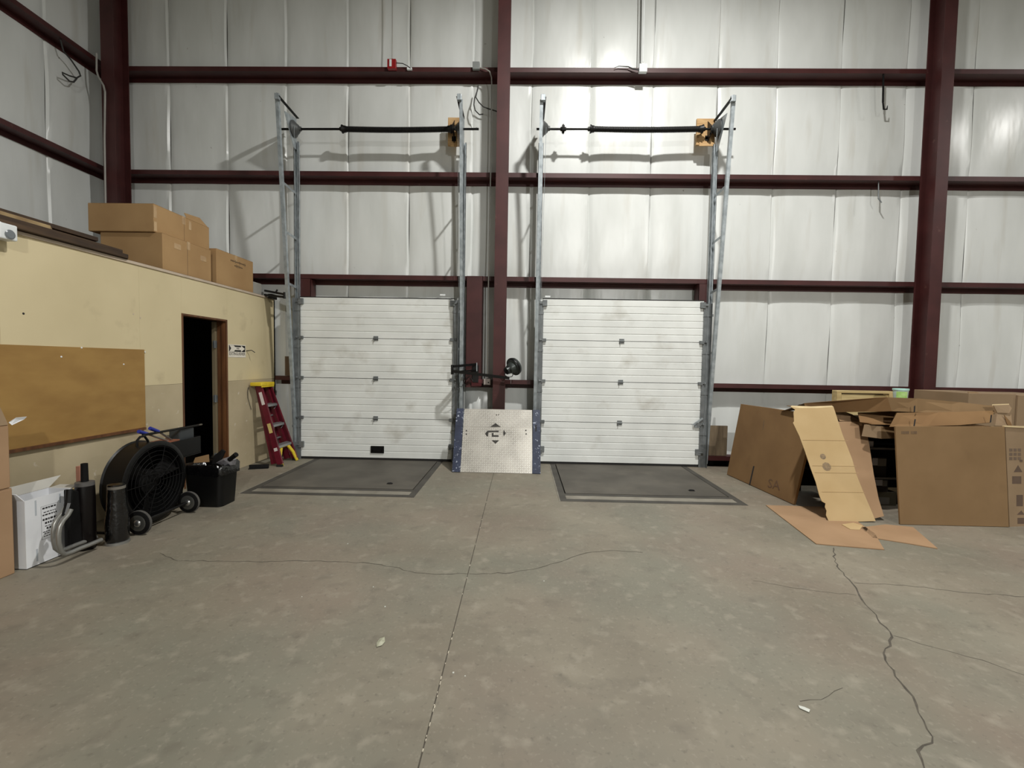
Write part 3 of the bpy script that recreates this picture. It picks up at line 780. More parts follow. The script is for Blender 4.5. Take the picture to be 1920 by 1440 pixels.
# cylinder with pipe
t = thing('black_cylinder', (-3.34, 3.42, 0), 'tall black cylinder with a thin pipe on top, beside the padded frame', 'cylinder')
MB().lathe((-3.37, 3.405, .0), (0, 0, 1), [(0, .055), (.01, .062), (.40, .062), (.50, .060), (.525, .056), (.53, .02)], 20).build('cylinder_body', mat('black_brown_tube', srgb(13, 9, 9), rough=.35, spec=.3), t, smooth=True)
MB().lathe((-3.37, 3.405, .50), (0, 0, 1), [(0, .0605), (.028, .059), (.03, .04)], 20).build('grey_cap', mat('grey_cap', srgb(84, 82, 80), rough=.5), t, smooth=True)
MB().lathe((-3.37, 3.405, .53), (0, 0, 1), [(0, .024), (.125, .022), (.14, .022), (.142, .015)], 14).build('thin_pipe', BLACKM, t, smooth=True)
# wrapped roll
t = thing('wrapped_roll', (-3.22, 3.53, 0), 'upright roll wrapped in black plastic with a silver base ring before the drum fan', 'roll')
MB().lathe((-3.235, 3.53, .02), (0, 0, 1), [(0, .070), (.02, .078), (.10, .076), (.16, .080), (.27, .066), (.40, .060), (.46, .058), (.47, .03)], 18).build('roll_body', BAG, t, smooth=True)
MB().lathe((-3.235, 3.53, 0), (0, 0, 1), [(0, .080), (.018, .080), (.02, .07)], 18).build('base_ring', TUBEG, t, smooth=True)
MB().lathe((-3.235, 3.53, .445), (0, 0, 1), [(0, .0595), (.022, .0595)], 18).build('pale_band', mat('pale_band', srgb(110, 106, 98), rough=.6), t, smooth=True)
B(-3.58, -3.55, 3.50, 3.545, 0, .44).build('wood_stick', PALEW, None, label='thin pale wooden strip standing against the office wall behind the black cylinder', category='board')
B(-3.62, -3.59, 3.585, 3.64, 0, .60).build('wood_stick', mat('pink_wood', srgb(170, 120, 100), rough=.8), None, label='thin reddish board edge showing just left of the black drum fan', category='board')

# drum fan
FC = Vector((-3.37, 3.98, .385)); FR = .35
t = thing('drum_fan', (FC.x, FC.y, 0), 'large round black drum fan on two wheels before the office wall', 'fan')
m = MB(); pr = [(-.10, FR - .03), (-.10, FR), (-.092, FR + .012), (-.08, FR), (.08, FR), (.092, FR + .012), (.10, FR), (.10, FR - .03), (.07, FR - .034), (-.07, FR - .034)]
m.lathe(FC, (1, 0, 0), pr, 48); m.f = [f for f in m.f if len(f) == 4]
n = 48; k = len(pr)
for j in range(n): m.f.append(((k - 1) * n + j, (k - 1) * n + (j + 1) % n, (j + 1) % n, j))
m.build('drum_shell', BLACKP, t, smooth=True)
MB().lathe(FC + Vector((-.098, 0, 0)), (1, 0, 0), [(0, FR - .03), (.006, FR - .03)], 40).build('rear_guard', BLACKM, t)
m = MB()
for i in range(1, 9):
    r = FR * i / 9
    m.tube([FC + Vector((.098, r * cos(2 * pi * j / 28), r * sin(2 * pi * j / 28))) for j in range(29)], .003, 4)
for j in range(10):
    a = 2 * pi * j / 10
    m.tube([FC + Vector((.105, .05 * cos(a), .05 * sin(a))), FC + Vector((.098, (FR - .01) * cos(a), (FR - .01) * sin(a)))], .003, 4)
m.build('front_grille', BLACKM, t, kind='stuff')
MB().lathe(FC + Vector((-.09, 0, 0)), (1, 0, 0), [(0, .11), (.12, .105), (.14, .05)], 20).build('motor', BLACKM, t, smooth=True)
for j in range(3):
    a = 2 * pi * j / 3 + .4
    u = Vector((0, cos(a), sin(a))); v = Vector((0, -sin(a), cos(a)))
    c = FC + Vector((.02, 0, 0))
    MB().slab([c + u * .06 - v * .03 + Vector((.02, 0, 0)), c + u * .29 - v * .08 + Vector((.035, 0, 0)), c + u * .29 + v * .08 + Vector((-.035, 0, 0)), c + u * .06 + v * .03 + Vector((-.02, 0, 0))], .004).build('fan_blade', BLACKM, t)
for y, lab in ((3.70, 'near'), (4.27, 'far')):
    m = MB(); m.lathe((-3.20, y - .02, .105), (0, 1, 0), [(0, .05), (.001, .088), (.008, .100), (.032, .100), (.039, .088), (.04, .02)], 28)
    w = m.build('wheel', BLACKM, t, smooth=True)
    m = MB(); m.lathe((-3.20, y - .012, .105), (0, 1, 0), [(0, .099), (.004, .1045), (.020, .1045), (.024, .099)], 28); m.build('tyre_tread', TIRE, w, smooth=True)
    m = MB(); m.lathe((-3.20, y - .0225, .105), (0, 1, 0), [(0, .034), (.0002, .062), (.004, .070), (.006, .06)], 24); m.build('wheel_disc', mat('wheel_disc_grey', srgb(104, 104, 100), rough=.35, metal=.7), w, smooth=True)
    m = MB(); m.lathe((-3.20, y - .036, .105), (0, 1, 0), [(0, .010), (.003, .022), (.010, .030), (.016, .030)], 18)
    m.build('hub_cap', CHROME, w, smooth=True)
MB().tube([(-3.20, 3.68, .105), (-3.20, 4.30, .105)], .011, 10).build('axle', BLACKST, t, smooth=True)
for y in (3.60, 4.30):
    MB().tube([(-3.20, 3.74 if y < 4 else 4.22, .105), (FC.x, y, .05 if y < 4 else .05), (FC.x - .2, y, .05)], .013, 8).build('yoke_leg', BLACKST, t, smooth=True)
for y in (FC.y - FR - .02, FC.y + FR + .02):
    MB().tube([(FC.x, y, FC.z), (FC.x, y + (.02 if y < FC.y else -.02), .05)], .013, 8).build('yoke_arm', BLACKST, t, smooth=True)
MB().tube([onX(x, y, -3.36) for x, y in ((257, 838), (257, 826), (263, 819), (271, 818), (277, 826), (279, 836))], .010, 8).build('carry_handle', BLACKP, t, smooth=True)
a = onX(265, 893, -3.262); b = onX(335, 877, -3.262)
MB().bar(a, b, .008, .012).build('grille_bar', BLACKM, t)

# utility cart behind the fan with tools on it
t = thing('utility_cart', (-3.58, 4.35, 0), 'black plastic utility tray on legs behind the drum fan', 'cart')
cx0, cx1, cy0, cy1 = -3.80, -3.60, onX(288, 830, -3.60).y, onX(377, 832, -3.60).y
cz0, cz1 = onX(377, 849, -3.60).z, onX(377, 817, -3.60).z
B(cx0, cx1, cy0, cy1, cz0, cz0 + .012).build('tray_floor', BLACKP, t)
m = MB(); m.box(cx0, cx0 + .012, cy0, cy1, cz0 + .012, cz1); m.box(cx1 - .012, cx1, cy0, cy1, cz0 + .012, cz1); m.box(cx0, cx1, cy0, cy0 + .012, cz0 + .012, cz1); m.box(cx0, cx1, cy1 - .012, cy1, cz0 + .012, cz1)
m.build('tray_wall', BLACKP, t, bevel=.004)
for x in (cx0 + .03, cx1 - .04):
    for y in (cy0 + .05, cy0 + .40): MB().tube([(x, y, 0), (x, y, cz0)], .015, 8).build('leg', BLACKST, t)
B(cx0 + .014, cx1 - .014, cy0 + .02, cy1 - .30, cz0 + .0125, cz1 + .012).build('tool_box', mat('orange_brown_box', srgb(140, 86, 62), rough=.6), None, label='reddish tool box lying inside the black tray behind the fan', category='box')
t = thing('bolt_cutter', (-3.45, 4.1, .70), 'bolt cutter with blue grips lying across the black tray above the fan', 'tool')
for (g0, g1, s1) in (((260, 809), (277, 814), (320, 829)), ((281, 803), (297, 809), (325, 827))):
    A, Bq, C = onX(*g0, -3.62), onX(*g1, -3.62), onX(*s1, -3.66)
    MB().tube([A, Bq], [.018, .016], 10).build('blue_grip', BLUE, t, smooth=True)
    MB().tube([Bq, C], .010, 8).build('steel_shaft', CHROME, t, smooth=True)
t = thing('pry_bar', (-3.45, 4.2, .74), 'long black pry bar lying over the tray and the blue-gripped cutter', 'tool')
A, C = onX(268, 816, -3.60), onX(372, 797, -3.66)
MB().tube([A + Vector((0, -.01, -.01)), A, A.lerp(C, .5), C], [.008, .012, .012, .012], 8).build('bar', BLACKST, t, smooth=True)
MB().tube([C, C + (C - A).normalized() * .06], .010, 8).build('bare_tip', mat('worn_tip', srgb(110, 104, 92), rough=.5, metal=.4), t)
a = onX(337, 822, -3.66); b = onX(364, 797, -3.66)
B(-3.78, -3.66, a.y, b.y, cz0 + .0125, b.z - .02).build('grey_case', mat('dark_grey_case', srgb(58, 62, 64), rough=.5), None, label='small dark grey case standing at the end of the black tray by the office door', category='case', bevel=.012)

# waste bin
t = thing('waste_bin', (-3.17, 4.56, 0), 'black plastic waste bin with a liner bag beside the drum fan', 'bin')
bx0, bx1, by0, by1, bh = -3.385, -2.975, 4.42, 4.72, .40
def ring(f, z): 
    cx, cy = (bx0 + bx1) / 2, (by0 + by1) / 2
    hx, hy = (bx1 - bx0) / 2 * f, (by1 - by0) / 2 * f; r = .05
    pts = []
    for (sx, sy, a0) in ((1, 1, 0), (-1, 1, 90), (-1, -1, 180), (1, -1, 270)):
        for q in range(5):
            a = radians(a0 + q * 22.5); pts.append((cx + sx * (hx - r) + r * cos(a), cy + sy * (hy - r) + r * sin(a), z))
    return pts
R0, R1, R2, R3, R4 = ring(.86, .0), ring(.97, bh - .03), ring(1.04, bh - .03), ring(1.04, bh), ring(.96, bh)
R5 = ring(.84, .02)
vs = R0 + R1 + R2 + R3 + R4 + R5; n = len(R0); fs = []
for k in range(5):
    for j in range(n): fs.append((k * n + j, k * n + (j + 1) % n, (k + 1) * n + (j + 1) % n, (k + 1) * n + j))
fs.append(tuple(range(n))); fs.append(tuple(range(5 * n, 6 * n)))
MB().add(vs, fs).build('bin_body', BLACKP, t, smooth=True)
R = []; 
for k, (f, z) in enumerate(((1.05, bh - .07), (1.06, bh + .004), (.98, bh + .02), (.80, bh - .05))):
    R += [(x, y, zz + random.uniform(-.018, .012) if k != 2 else zz + random.uniform(-.004, .02)) for x, y, zz in ring(f, z)]
fs = []
for k in range(3):
    for j in range(n): fs.append((k * n + j, k * n + (j + 1) % n, (k + 1) * n + (j + 1) % n, (k + 1) * n + j))
MB().add(R, fs).build('liner_bag', BAG, t, smooth=True)
B(bx0 + .06, bx1 - .06, by0 + .06, by1 - .06, .05, bh - .045).build('rubbish_heap', BLACKM, None, label='dark rubbish filling the waste bin', category='rubbish', bevel=.03)
MB().slab([onY(362, 868, 4.58), onY(392, 866, 4.58), onY(391, 852, 4.62), onY(366, 858, 4.62)], .006).build('cardboard_scrap', CARD, None, label='tan cardboard scrap sticking out of the left of the waste bin', category='scrap')
MB().slab([onY(396, 872, 4.56), onY(410, 870, 4.56), onY(421, 846, 4.60), onY(416, 842, 4.60), onY(400, 855, 4.58)], .03).build('dark_tube_scrap', BLACKM, None, label='black folded piece sticking up from the middle of the waste bin', category='scrap', bevel=.006)
t = thing('plastic_wrap', (-3.0, 4.56, .40), 'crumpled clear plastic wrap with a dark end hanging out of the waste bin', 'wrap')
P = [onY(405, 868, 4.54), onY(418, 860, 4.52), onY(430, 856, 4.52), onY(437, 862, 4.54), onY(434, 872, 4.54), onY(420, 874, 4.54)]
c = sum(P, Vector()) / 6 + Vector((0, -.03, .02))
MB().add([c] + P + [p + Vector((0, .06, -.01)) for p in P], [(0, 1 + i, 1 + (i + 1) % 6) for i in range(6)] + [(1 + i, 7 + i, 7 + (i + 1) % 6, 1 + (i + 1) % 6) for i in range(6)] + [(7, 8, 9, 10, 11, 12)]).build('clear_film', CLEARBAG, t)
MB().tube([onY(430, 862, 4.52), onY(443, 852, 4.50)], [.022, .026], 8).build('dark_end', BLACKM, t)

# step ladder leaning on the office wall
t = thing('step_ladder', (-3.5, 6.45, 0), 'red fibreglass step ladder with a yellow top leaning on the office wall', 'ladder')
TOPZ = 1.15
def rail(yb, yt, xb=-3.36, xt=-3.70, nm='front_rail', dx=0.0):
    A, C = Vector((xb + dx, yb, .03)), Vector((xt + dx * .3, yt, TOPZ - .03))
    d = (C - A).normalized(); yv = Vector((0, 1, 0)); nrm = d.cross(yv).normalized()
    m = MB(); w = .075; th = .006
    mid = (A + C) / 2; hl = (C - A) / 2
    m.obox(mid, nrm * w / 2, hl, yv * th / 2)
    for s in (-1, 1): m.obox(mid + nrm * s * (w / 2) + yv * (.014 if yb > 6.45 else -.014) * -1, nrm * th / 2, hl, yv * .016)
    return m.build(nm, FRED, t)
rails = []
def lerpv(u, side):   # point on the rail at fraction u
    A = Vector((-3.36, 6.22 if side < 0 else 6.66, .03)); C = Vector((-3.70, 6.30 if side < 0 else 6.56, TOPZ - .03))
    return A.lerp(C, u)
r1 = rail(6.22, 6.30); r2 = rail(6.66, 6.56)
rr1 = rail(6.25, 6.33, nm='rear_rail', dx=-.10); rr2 = rail(6.63, 6.53, nm='rear_rail', dx=-.10)
for u in (.23, .50, .76):
    a, b = lerpv(u, -1), lerpv(u, 1)
    m = MB(); c = (a + b) / 2
    m.obox(c, (.042, 0, -.004), (0, (b.y - a.y) / 2 - .004, 0), (0, 0, .004)); m.obox(c + Vector((.040, 0, -.016)), (.003, 0, 0), (0, (b.y - a.y) / 2 - .004, 0), (0, 0, .016))
    m.build('step', ALUP, t)
    for s, q in ((1, a), (-1, b)):
        MB().bar(q + Vector((.03, s * .01, -.02)), q + Vector((.01, s * .06, -.002)) + Vector((0, 0, -.08)), .012, .003).build('step_brace', ALUP, t)
for u in (.3, .6):
    a, b = lerpv(u, -1) + Vector((-.09, .03, 0)), lerpv(u, 1) + Vector((-.09, -.03, 0))
    MB().bar(a, b, .025, .018).build('rear_rung', ALUP, t)
m = MB(); m.box(-3.80, -3.635, 6.26, 6.60, TOPZ - .03, TOPZ + .02); m.box(-3.65, -3.632, 6.27, 6.59, TOPZ - .05, TOPZ - .03)
m.build('top_cap', YEL, t, bevel=.010)
# yellow boot arch at the bottom
for y, s in ((6.24, 1), (6.64, -1)):
    f = Vector((-3.33, y, 0)); k = lerpv(.22, -1 if s > 0 else 1)
    pts = [f + Vector((0, -s * .02, 0)), f + Vector((0, s * .035, 0)), f + Vector((-.045, s * .06, .12)), f + Vector((-.075, s * .15, .235)), f + Vector((-.075, s * .09, .245)), f + Vector((-.04, s * .01, .13))]
    MB().slab(pts, .02).build('yellow_boot', YEL, t, bevel=.004)
MB().slab([lerpv(.205, -1) + Vector((.03, .08, -.012)), lerpv(.205, 1) + Vector((.03, -.08, -.012)), lerpv(.225, 1) + Vector((.035, -.06, .0)), lerpv(.225, -1) + Vector((.035, .06, .0))], .012).build('boot_bridge', YEL, t)
def sticker(u0, u1, mt, w=.045):
    a, b = lerpv(u0, -1) + Vector((.0, -.0036, 0)), lerpv(u1, -1) + Vector((0, -.0036, 0))
    d = (b - a).normalized(); nrm = d.cross(Vector((0, 1, 0))).normalized()
    MB().obox((a + b) / 2, nrm * w / 2, (b - a) / 2, (0, .0006, 0)).build('sticker', mt, r1)
sticker(.76, .92, LABEL); sticker(.40, .52, LABELY, .05); sticker(.17, .21, LABEL, .05)
for y in (6.22, 6.66): B(-3.40, -3.32, y - .02, y + .02, 0, .03).build('rubber_foot', RUBBER, t)
p = onZ(467, 879); q = onZ(502, 877)
m = MB(); m.angle(Vector((-3.70, 6.06, .004)), Vector((-3.47, 6.14, .004)), .05, .008, (0, 0, 1), 1)
m.build('angle_iron_offcut', BLACKST, None, label='short black angle iron lying on the floor at the ladder foot', category='metal offcut')

# ------------------------------------------------------------------ tread plate (dock plate)
t = thing('dock_board', (-.32, 6.3, 0), 'diamond tread aluminium dock plate with blue side curbs leaning against the narrow column', 'dock plate')
PX0, PX1 = -.925, .283
lo0, lo1, up1 = Vector((0, 6.12, .004)), Vector((0, 6.32, .605)), Vector((0, 6.43, .842))
e1 = (lo1 - lo0).normalized(); e2 = (up1 - lo1).normalized()
n1 = Vector((0, -e1.z, e1.y)); n2 = Vector((0, -e2.z, e2.y))
XV = Vector((1, 0, 0))
def xat(x, v): return Vector((x, 0, 0)) + v
def taper(v): return .012 * v / .842
CW = .112
def strip(x0, x1, m, name, lift=0.0, thick=.008):
    mb = MB()
    for a, b, nn in ((lo0, lo1, n1), (lo1, up1, n2)):
        f0, f1 = taper(a.z), taper(b.z)
        mb.slab([xat(x0 + (f0 if x0 < -.5 else 0), a) + nn * lift, xat(x1 - (f0 if x1 > 0 else 0), a) + nn * lift, xat(x1 - (f1 if x1 > 0 else 0), b) + nn * lift, xat(x0 + (f1 if x0 < -.5 else 0), b) + nn * lift], thick)
    return mb.build(name, m, t)
strip(PX0 + CW, PX1 - CW, ALU, 'plate')
for x0, x1 in ((PX0, PX0 + CW), (PX1 - CW, PX1)):
    cb = strip(x0, x1, BLUEP, 'side_curb', .012, .022)
    mb = MB(); pit = .034
    for a, b, e, nn in ((lo0, lo1, e1, n1), (lo1, up1, e2, n2)):
        L = (b - a).length
        for i in range(int(L / pit)):
            for j in range(3):
                u = x0 + .02 + j * pit + (.017 if i % 2 else 0)
                if u > x1 - .012: continue
                c = xat(u, a + e * ((i + .5) * pit)) + nn * .0125
                s = 1 if (i + j) % 2 else -1
                d1_ = (XV * s + e).normalized(); d2_ = (XV * -s + e).normalized()
                mb.obox(c, d1_ * .012, d2_ * .0035, nn * .0012)
    mb.build('tread', BLUEP, cb, kind='stuff')
mb = MB(); pit = .031
for a, b, e, nn in ((lo0, lo1, e1, n1), (lo1, up1, e2, n2)):
    L = (b - a).length
    for i in range(int(L / pit)):
        for j in range(int((PX1 - PX0 - 2 * CW) / pit)):
            u = PX0 + CW + .016 + j * pit
            c = xat(u, a + e * ((i + .5) * pit)) + nn * .0006
            s = 1 if (i + j) % 2 else -1
            d1_ = (XV * s + e).normalized(); d2_ = (XV * -s + e).normalized()
            mb.obox(c, d1_ * .0125, d2_ * .004, nn * .0022)
mb.build('tread', ALUL, t, kind='stuff')
SPRAY = mat('stencil_black', srgb(40, 38, 36), srgb(70, 67, 62), rough=.7, scale=40)
def onplate(px, py, lift=.004):
    d = ray(px, py)
    o, nn = (lo0, n1) if py > 801 else (lo1, n2)
    k = (o - EYE).dot(nn) / d.dot(nn)
    return EYE + d * k + nn * lift
def stencil(pts, name='stencil_mark'):
    MB().slab([onplate(*p) for p in pts], .001).build(name, SPRAY, t)
stencil([(919.5, 800.5), (929, 793.5), (939, 800.5)])
stencil([(922, 825.5), (936, 825.5), (929, 832)])
stencil([(909.5, 813), (914.5, 807.5), (935.5, 807.5), (935, 810), (916, 810.5), (915, 818.5), (912.5, 817.5)])
stencil([(922.5, 812), (925.5, 812), (925.5, 816), (935, 816), (935, 819), (922, 819)])
stencil([(944.5, 806), (948.5, 812.5), (944.5, 818), (943.5, 812)])
stencil([(930, 777.2), (932, 777.2), (932, 778.6), (930, 778.6)]); stencil([(934, 777), (936, 777), (936, 778.4), (934, 778.4)])
for px, py in ((874.5, 807.5), (874.5, 814), (986, 807), (986.5, 813.7)):
    p = onplate(px, py); MB().lathe(p, n1, [(0, .0095), (.001, .0095)], 12).build('bolt_hole', INK, t)
MB().slab([onplate(1003.5, 797.5, .0135), onplate(1006.5, 797.5, .0135), onplate(1006, 809, .0135), onplate(1003.5, 809, .0135)], .001).build('lifting_slot', INK, t)
MB().slab([onY(1013, 852, 6.3), onY(1017, 842, 6.3), onY(1016, 850, 6.3)], .01).build('curb_tab', GALVD, t)

# ------------------------------------------------------------------ dock lamp on its folding arm
t = thing('dock_lamp', (-.70, 6.6, 1.2), 'black dock lamp on a folding arm mounted to the red post between the doors', 'lamp')
BR = onY(893, 697, 6.74); EL = onY(850, 700, 6.42); EN = onY(957, 708, 6.32)
B(BR.x - .06, BR.x + .03, 6.765, 6.80, BR.z - .16, BR.z + .10).build('mount_plate', BLACKST, t)
MB().bar(onY(893, 683, 6.76), onY(850, 687, 6.42), .028, .034).build('upper_arm', BLACKST, t)
MB().bar(onY(893, 694, 6.76), onY(850, 697, 6.42), .028, .020).build('lower_arm', BLACKST, t)
MB().tube([onY(848, 684, 6.42), onY(848, 702, 6.42)], .020, 10).build('elbow_pivot', BLACKST, t, smooth=True)
MB().bar(onY(849, 696, 6.40), onY(955, 709, 6.30), .030, .040).build('outer_arm', BLACKST, t)
MB().bar(onY(894, 680, 6.75), onY(894, 696, 6.75), .014, .014, (0, 1, 0)).build('hinge_pin', GALV, t)
C0 = onY(949, 696, 6.28); C1 = onY(969, 684, 6.40); ax = (C1 - C0).normalized()
MB().lathe(C0, ax, [(0, .050), (.03, .056), (.05, .055), (.055, .062), (.085, .075), (.12, .088), (.125, .115), (.145, .125), (.165, .128), (.19, .118), (.192, .09)], 28).build('lamp_head', LAMPG, t, smooth=True)
MB().lathe(C0 - ax * .012, ax, [(0, .025), (.012, .05), (.06, .060), (.065, .05)], 20).build('rear_cap', BLACKP, t, smooth=True)
MB().lathe(C0 + ax * .13, ax, [(0, .1275), (.018, .1315), (.03, .129)], 28).build('rim_ring', BLACKP, t, smooth=True)
MB().tube([onY(945, 699, 6.28), onY(947, 704, 6.28), onY(953, 707.5, 6.29), onY(960, 706, 6.30), onY(963, 700, 6.31), onY(963, 694, 6.33)], .006, 8).build('yoke', BLACKST, t, smooth=True)
MB().tube([onY(858, 701, 6.45), onY(856, 714, 6.5), onY(858, 724, 6.55), onY(866, 725, 6.6), onY(872, 712, 6.7), onY(880, 705, 6.75), onY(888, 716, 6.77)], .005, 6).build('lamp_cable', CABLE, t, smooth=True)

# red electrical plate, grey junction box and conduit between the doors
a, b = onY(884, 711, 6.79), onY(903, 724, 6.79)
B(a.x, b.x, 6.77, 6.798, b.z, a.z).build('red_cover_box', FIRERED if False else mat('red_cover', srgb(92, 36, 40), rough=.5), None, label='small red cover box below the dock lamp bracket', category='box', bevel=.004)
a, b = onY(907, 710, 6.80), onY(920, 722, 6.80)
t = thing('junction_box', (a.x, 6.8, b.z), 'small pale junction box with a dark knockout beside the narrow column under the lamp arm', 'junction box')
B(a.x, b.x, 6.79, 6.835, b.z, a.z).build('box_body', mat('pale_metal_box', srgb(176, 166, 160), rough=.6), t, bevel=.004)
MB().lathe(((a.x + b.x) / 2 + .02, 6.79, (a.z + b.z) / 2 - .01), (0, -1, 0), [(0, .012), (.001, .012)], 10).build('knockout', INK, t)
MB().tube([onY(922, 160, 6.80), onY(920, 320, 6.80), onY(916, 520, 6.80), onY(914, 709, 6.80)], .010, 8).build('vertical_conduit', CONDUIT, None, label='thin grey conduit running down just left of the narrow column', category='conduit')

vs = []; fs = []; nx, nz = 12, 9
for k in range(nz + 1):
    for i in range(nx + 1):
        u, v = i / nx, k / nz
        vs.append((-.86 + .42 * u, D - .05 - .13 * sin(pi * u) ** .5 * sin(pi * v) ** .4 * random.uniform(.55, 1.0), .02 + 1.10 * v))
for k in range(nz):
    for i in range(nx): q = k * (nx + 1) + i; fs.append((q, q + 1, q + nx + 2, q + nx + 1))
m = MB().add(vs, fs); b0 = [(-.86, D - .045, .02), (-.44, D - .045, .02), (-.44, D - .045, 1.12), (-.86, D - .045, 1.12)]; m.add(b0, [(0, 3, 2, 1)])
m.build('torn_insulation', VINYL, None, label='crumpled torn white insulation bulging from the wall between the doors, behind the tread plate', category='insulation', smooth=True)
# ------------------------------------------------------------------ devices on the top girt
def pxbox(x0, y0, x1, y1, Y, dep):
    a, b = onY(x0, y0, Y), onY(x1, y1, Y); return (a.x, b.x, Y, Y + dep, b.z, a.z)
t = thing('fire_alarm', onY(734, 128, 6.79), 'red fire alarm box with a strobe on the top girt in the left bay', 'alarm')
B(*pxbox(726, 110, 742, 128, 6.78, .058)).build('alarm_body', FIRERED, t, bevel=.004)
B(*pxbox(730, 111, 734, 124, 6.772, .008)).build('strobe_window', WHITEP, t)
MB().tube([onY(735.5, 110, 6.80), onY(736, -60, 6.80)], .007, 8).build('alarm_conduit', CONDUIT, None, label='thin pale conduit rising from the red fire alarm', category='conduit')
MB().tube([onY(742, 118, 6.80), onY(755, 119, 6.80), onY(763, 123, 6.80), onY(770, 128, 6.80)], .006, 8).build('alarm_lead', CABLE, None, label='short cable running right from the red fire alarm', category='cable')
B(*pxbox(763, 126, 772, 130, 6.80, .03)).build('cable_connector', WHITEP, None, label='small white connector at the end of the fire alarm lead', category='connector')
t = thing('junction_box', onY(1206, 134, 6.78), 'white square junction box on the top girt in the middle bay', 'junction box')
B(*pxbox(1199, 119, 1213.5, 134, 6.78, .058)).build('box_body', WHITEP, t, bevel=.004)
B(*pxbox(1203, 117, 1208, 119, 6.80, .03)).build('conduit_hub', CONDUIT, t)
MB().tube([onY(1205.5, 117, 6.80), onY(1209, -60, 6.80)], .009, 8).build('box_conduit', WHITEP, None, label='white conduit rising from the white junction box', category='conduit')
MB().tube([onY(1201, 119, 6.82), onY(1203.5, -60, 6.82)], .007, 8).build('dark_line', CABLE, None, label='dark line running up left of the white conduit', category='cable')  # thin dark tube drawn alongside the white conduit
MB().tube([onY(1199, 131, 6.79), onY(1186, 129, 6.80), onY(1178, 125, 6.80), onY(1160, 124, 6.80), onY(1152, 127, 6.81)], [.010, .010, .007, .005, .004], 8).build('loose_cable', CABLE, None, label='loose black cable lying on the top girt left of the white junction box', category='cable')
B(*pxbox(886, 115, 899, 129, 6.79, .048)).build('junction_box', mat('grey_metal_box', srgb(138, 142, 140), rough=.5, metal=.3), None, label='grey junction box on the top girt just left of the narrow column', category='junction box', bevel=.003)
MB().tube([onY(899, 127, 6.81), onY(910, 129, 6.80), onY(918, 134, 6.79), onY(921.5, 145, 6.79), onY(922, 160, 6.80)], .009, 8).build('flex_conduit', CONDUIT, None, label='grey flexible conduit curving from the grey junction box down beside the narrow column', category='conduit')
MB().tube([onY(x, y, 6.85) for x, y in ((897, 160), (895, 170), (890, 184), (888.5, 196), (891, 207), (899, 215), (906, 214))], .009, 8).build('cable_loop', CABLE, None, label='dark cable loop hanging below the top girt left of the narrow column, outer strand', category='cable', group='hanging cables by the narrow column')
MB().tube([onY(x, y, 6.87) for x, y in ((897, 160), (892, 182), (898, 192), (906, 200), (916, 204), (932, 209))], .009, 8).build('cable_loop', CABLE, None, label='dark cable running from the top girt across to the narrow column, inner strand', category='cable', group='hanging cables by the narrow column')
t = thing('hanging_hook', onY(1656, 205, 6.86), 'black strap hook hanging from the top girt near the right column', 'hook')
MB().tube([Vector((onY(1655, 166, 6.86).x, 6.86, 5.763)), onY(1655.5, 192, 6.86)], .012, 8).build('strap', BLACKM, t)
MB().tube([onY(1655.5, 192, 6.86), onY(1657, 205, 6.86), onY(1663, 205, 6.86), onY(1664, 198, 6.86)], [.010, .012, .010, .004], 8).build('hook_end', BLACKM, t)
MB().tube([Vector((onY(1646, 363, 6.88).x, 6.88, 4.252)), onY(1647, 372, 6.86), onY(1653, 380, 6.84)], [.006, .010, .008], 8).build('bent_clip', GALVD, None, label='small bent metal clip under the middle girt near the right column', category='clip')
MB().tube([onX(x, y, XL + .16) for x, y in ((112, 70), (119, 96), (133, 112), (148, 134), (151, 142), (144, 146), (130, 142), (117, 136), (118, 140), (130, 152), (138, 154), (144, 147))], .010, 8).build('cable_loop', CABLE, None, label='dark cable looped below the upper girt on the left wall', category='cable')
MB().tube([onY(x, y, 6.55) for x, y in ((181, 100), (181, 132), (184, 143), (194, 160), (197, 172), (197, 190), (196, 260), (198, 384))], .012, 8).build('corner_conduit', CONDUIT, None, label='pale grey conduit bending down the front of the left corner column', category='conduit')

# ------------------------------------------------------------------ right-hand pile
# board and channel beside the right door
a, b = onY(1328, 797, 6.86), onY(1359, 853, 6.86)
B(a.x, b.x, 6.80, 6.83, .17, a.z).build('leaning_board', BROWNW, None, label='weathered brown board standing beside the right roller door', category='board')
m = MB(); m.box(2.80, 3.22, 6.78, 6.83, .10, .165); m.box(2.80, 3.22, 6.83, 6.95, .155, .165)
m.build('base_channel', REDST, None, label='short reddish base channel under the leaning board', category='channel')
m = MB(); m.box(2.86, 2.92, 6.84, 6.95, 0, .10); m.box(3.12, 3.18, 6.84, 6.95, 0, .155); m.box(2.92, 3.12, 6.90, 6.95, 0, .10)
m.build('dark_block', BLACKM, None, label='black support block on the floor under the base channel', category='block')
p = onZ(1343, 873)
MB().lathe((p.x, p.y + .1, .045), (1, .3, 0), [(0, .02), (.01, .045), (.07, .045), (.08, .02)], 14).build('round_canister', BLACKP, None, label='small shiny black canister on the floor by the right door track', category='canister', smooth=True)

def sheet(name, pts, th, m, label, cat='cardboard', group=None, bevel=0.0):
    t = thing(name, Vector((sum(Vector(p).x for p in pts) / len(pts), sum(Vector(p).y for p in pts) / len(pts), min(Vector(p).z for p in pts))), label, cat, group)
    o = MB().slab(pts, th).build('sheet', m, t, bevel=bevel)
    return t
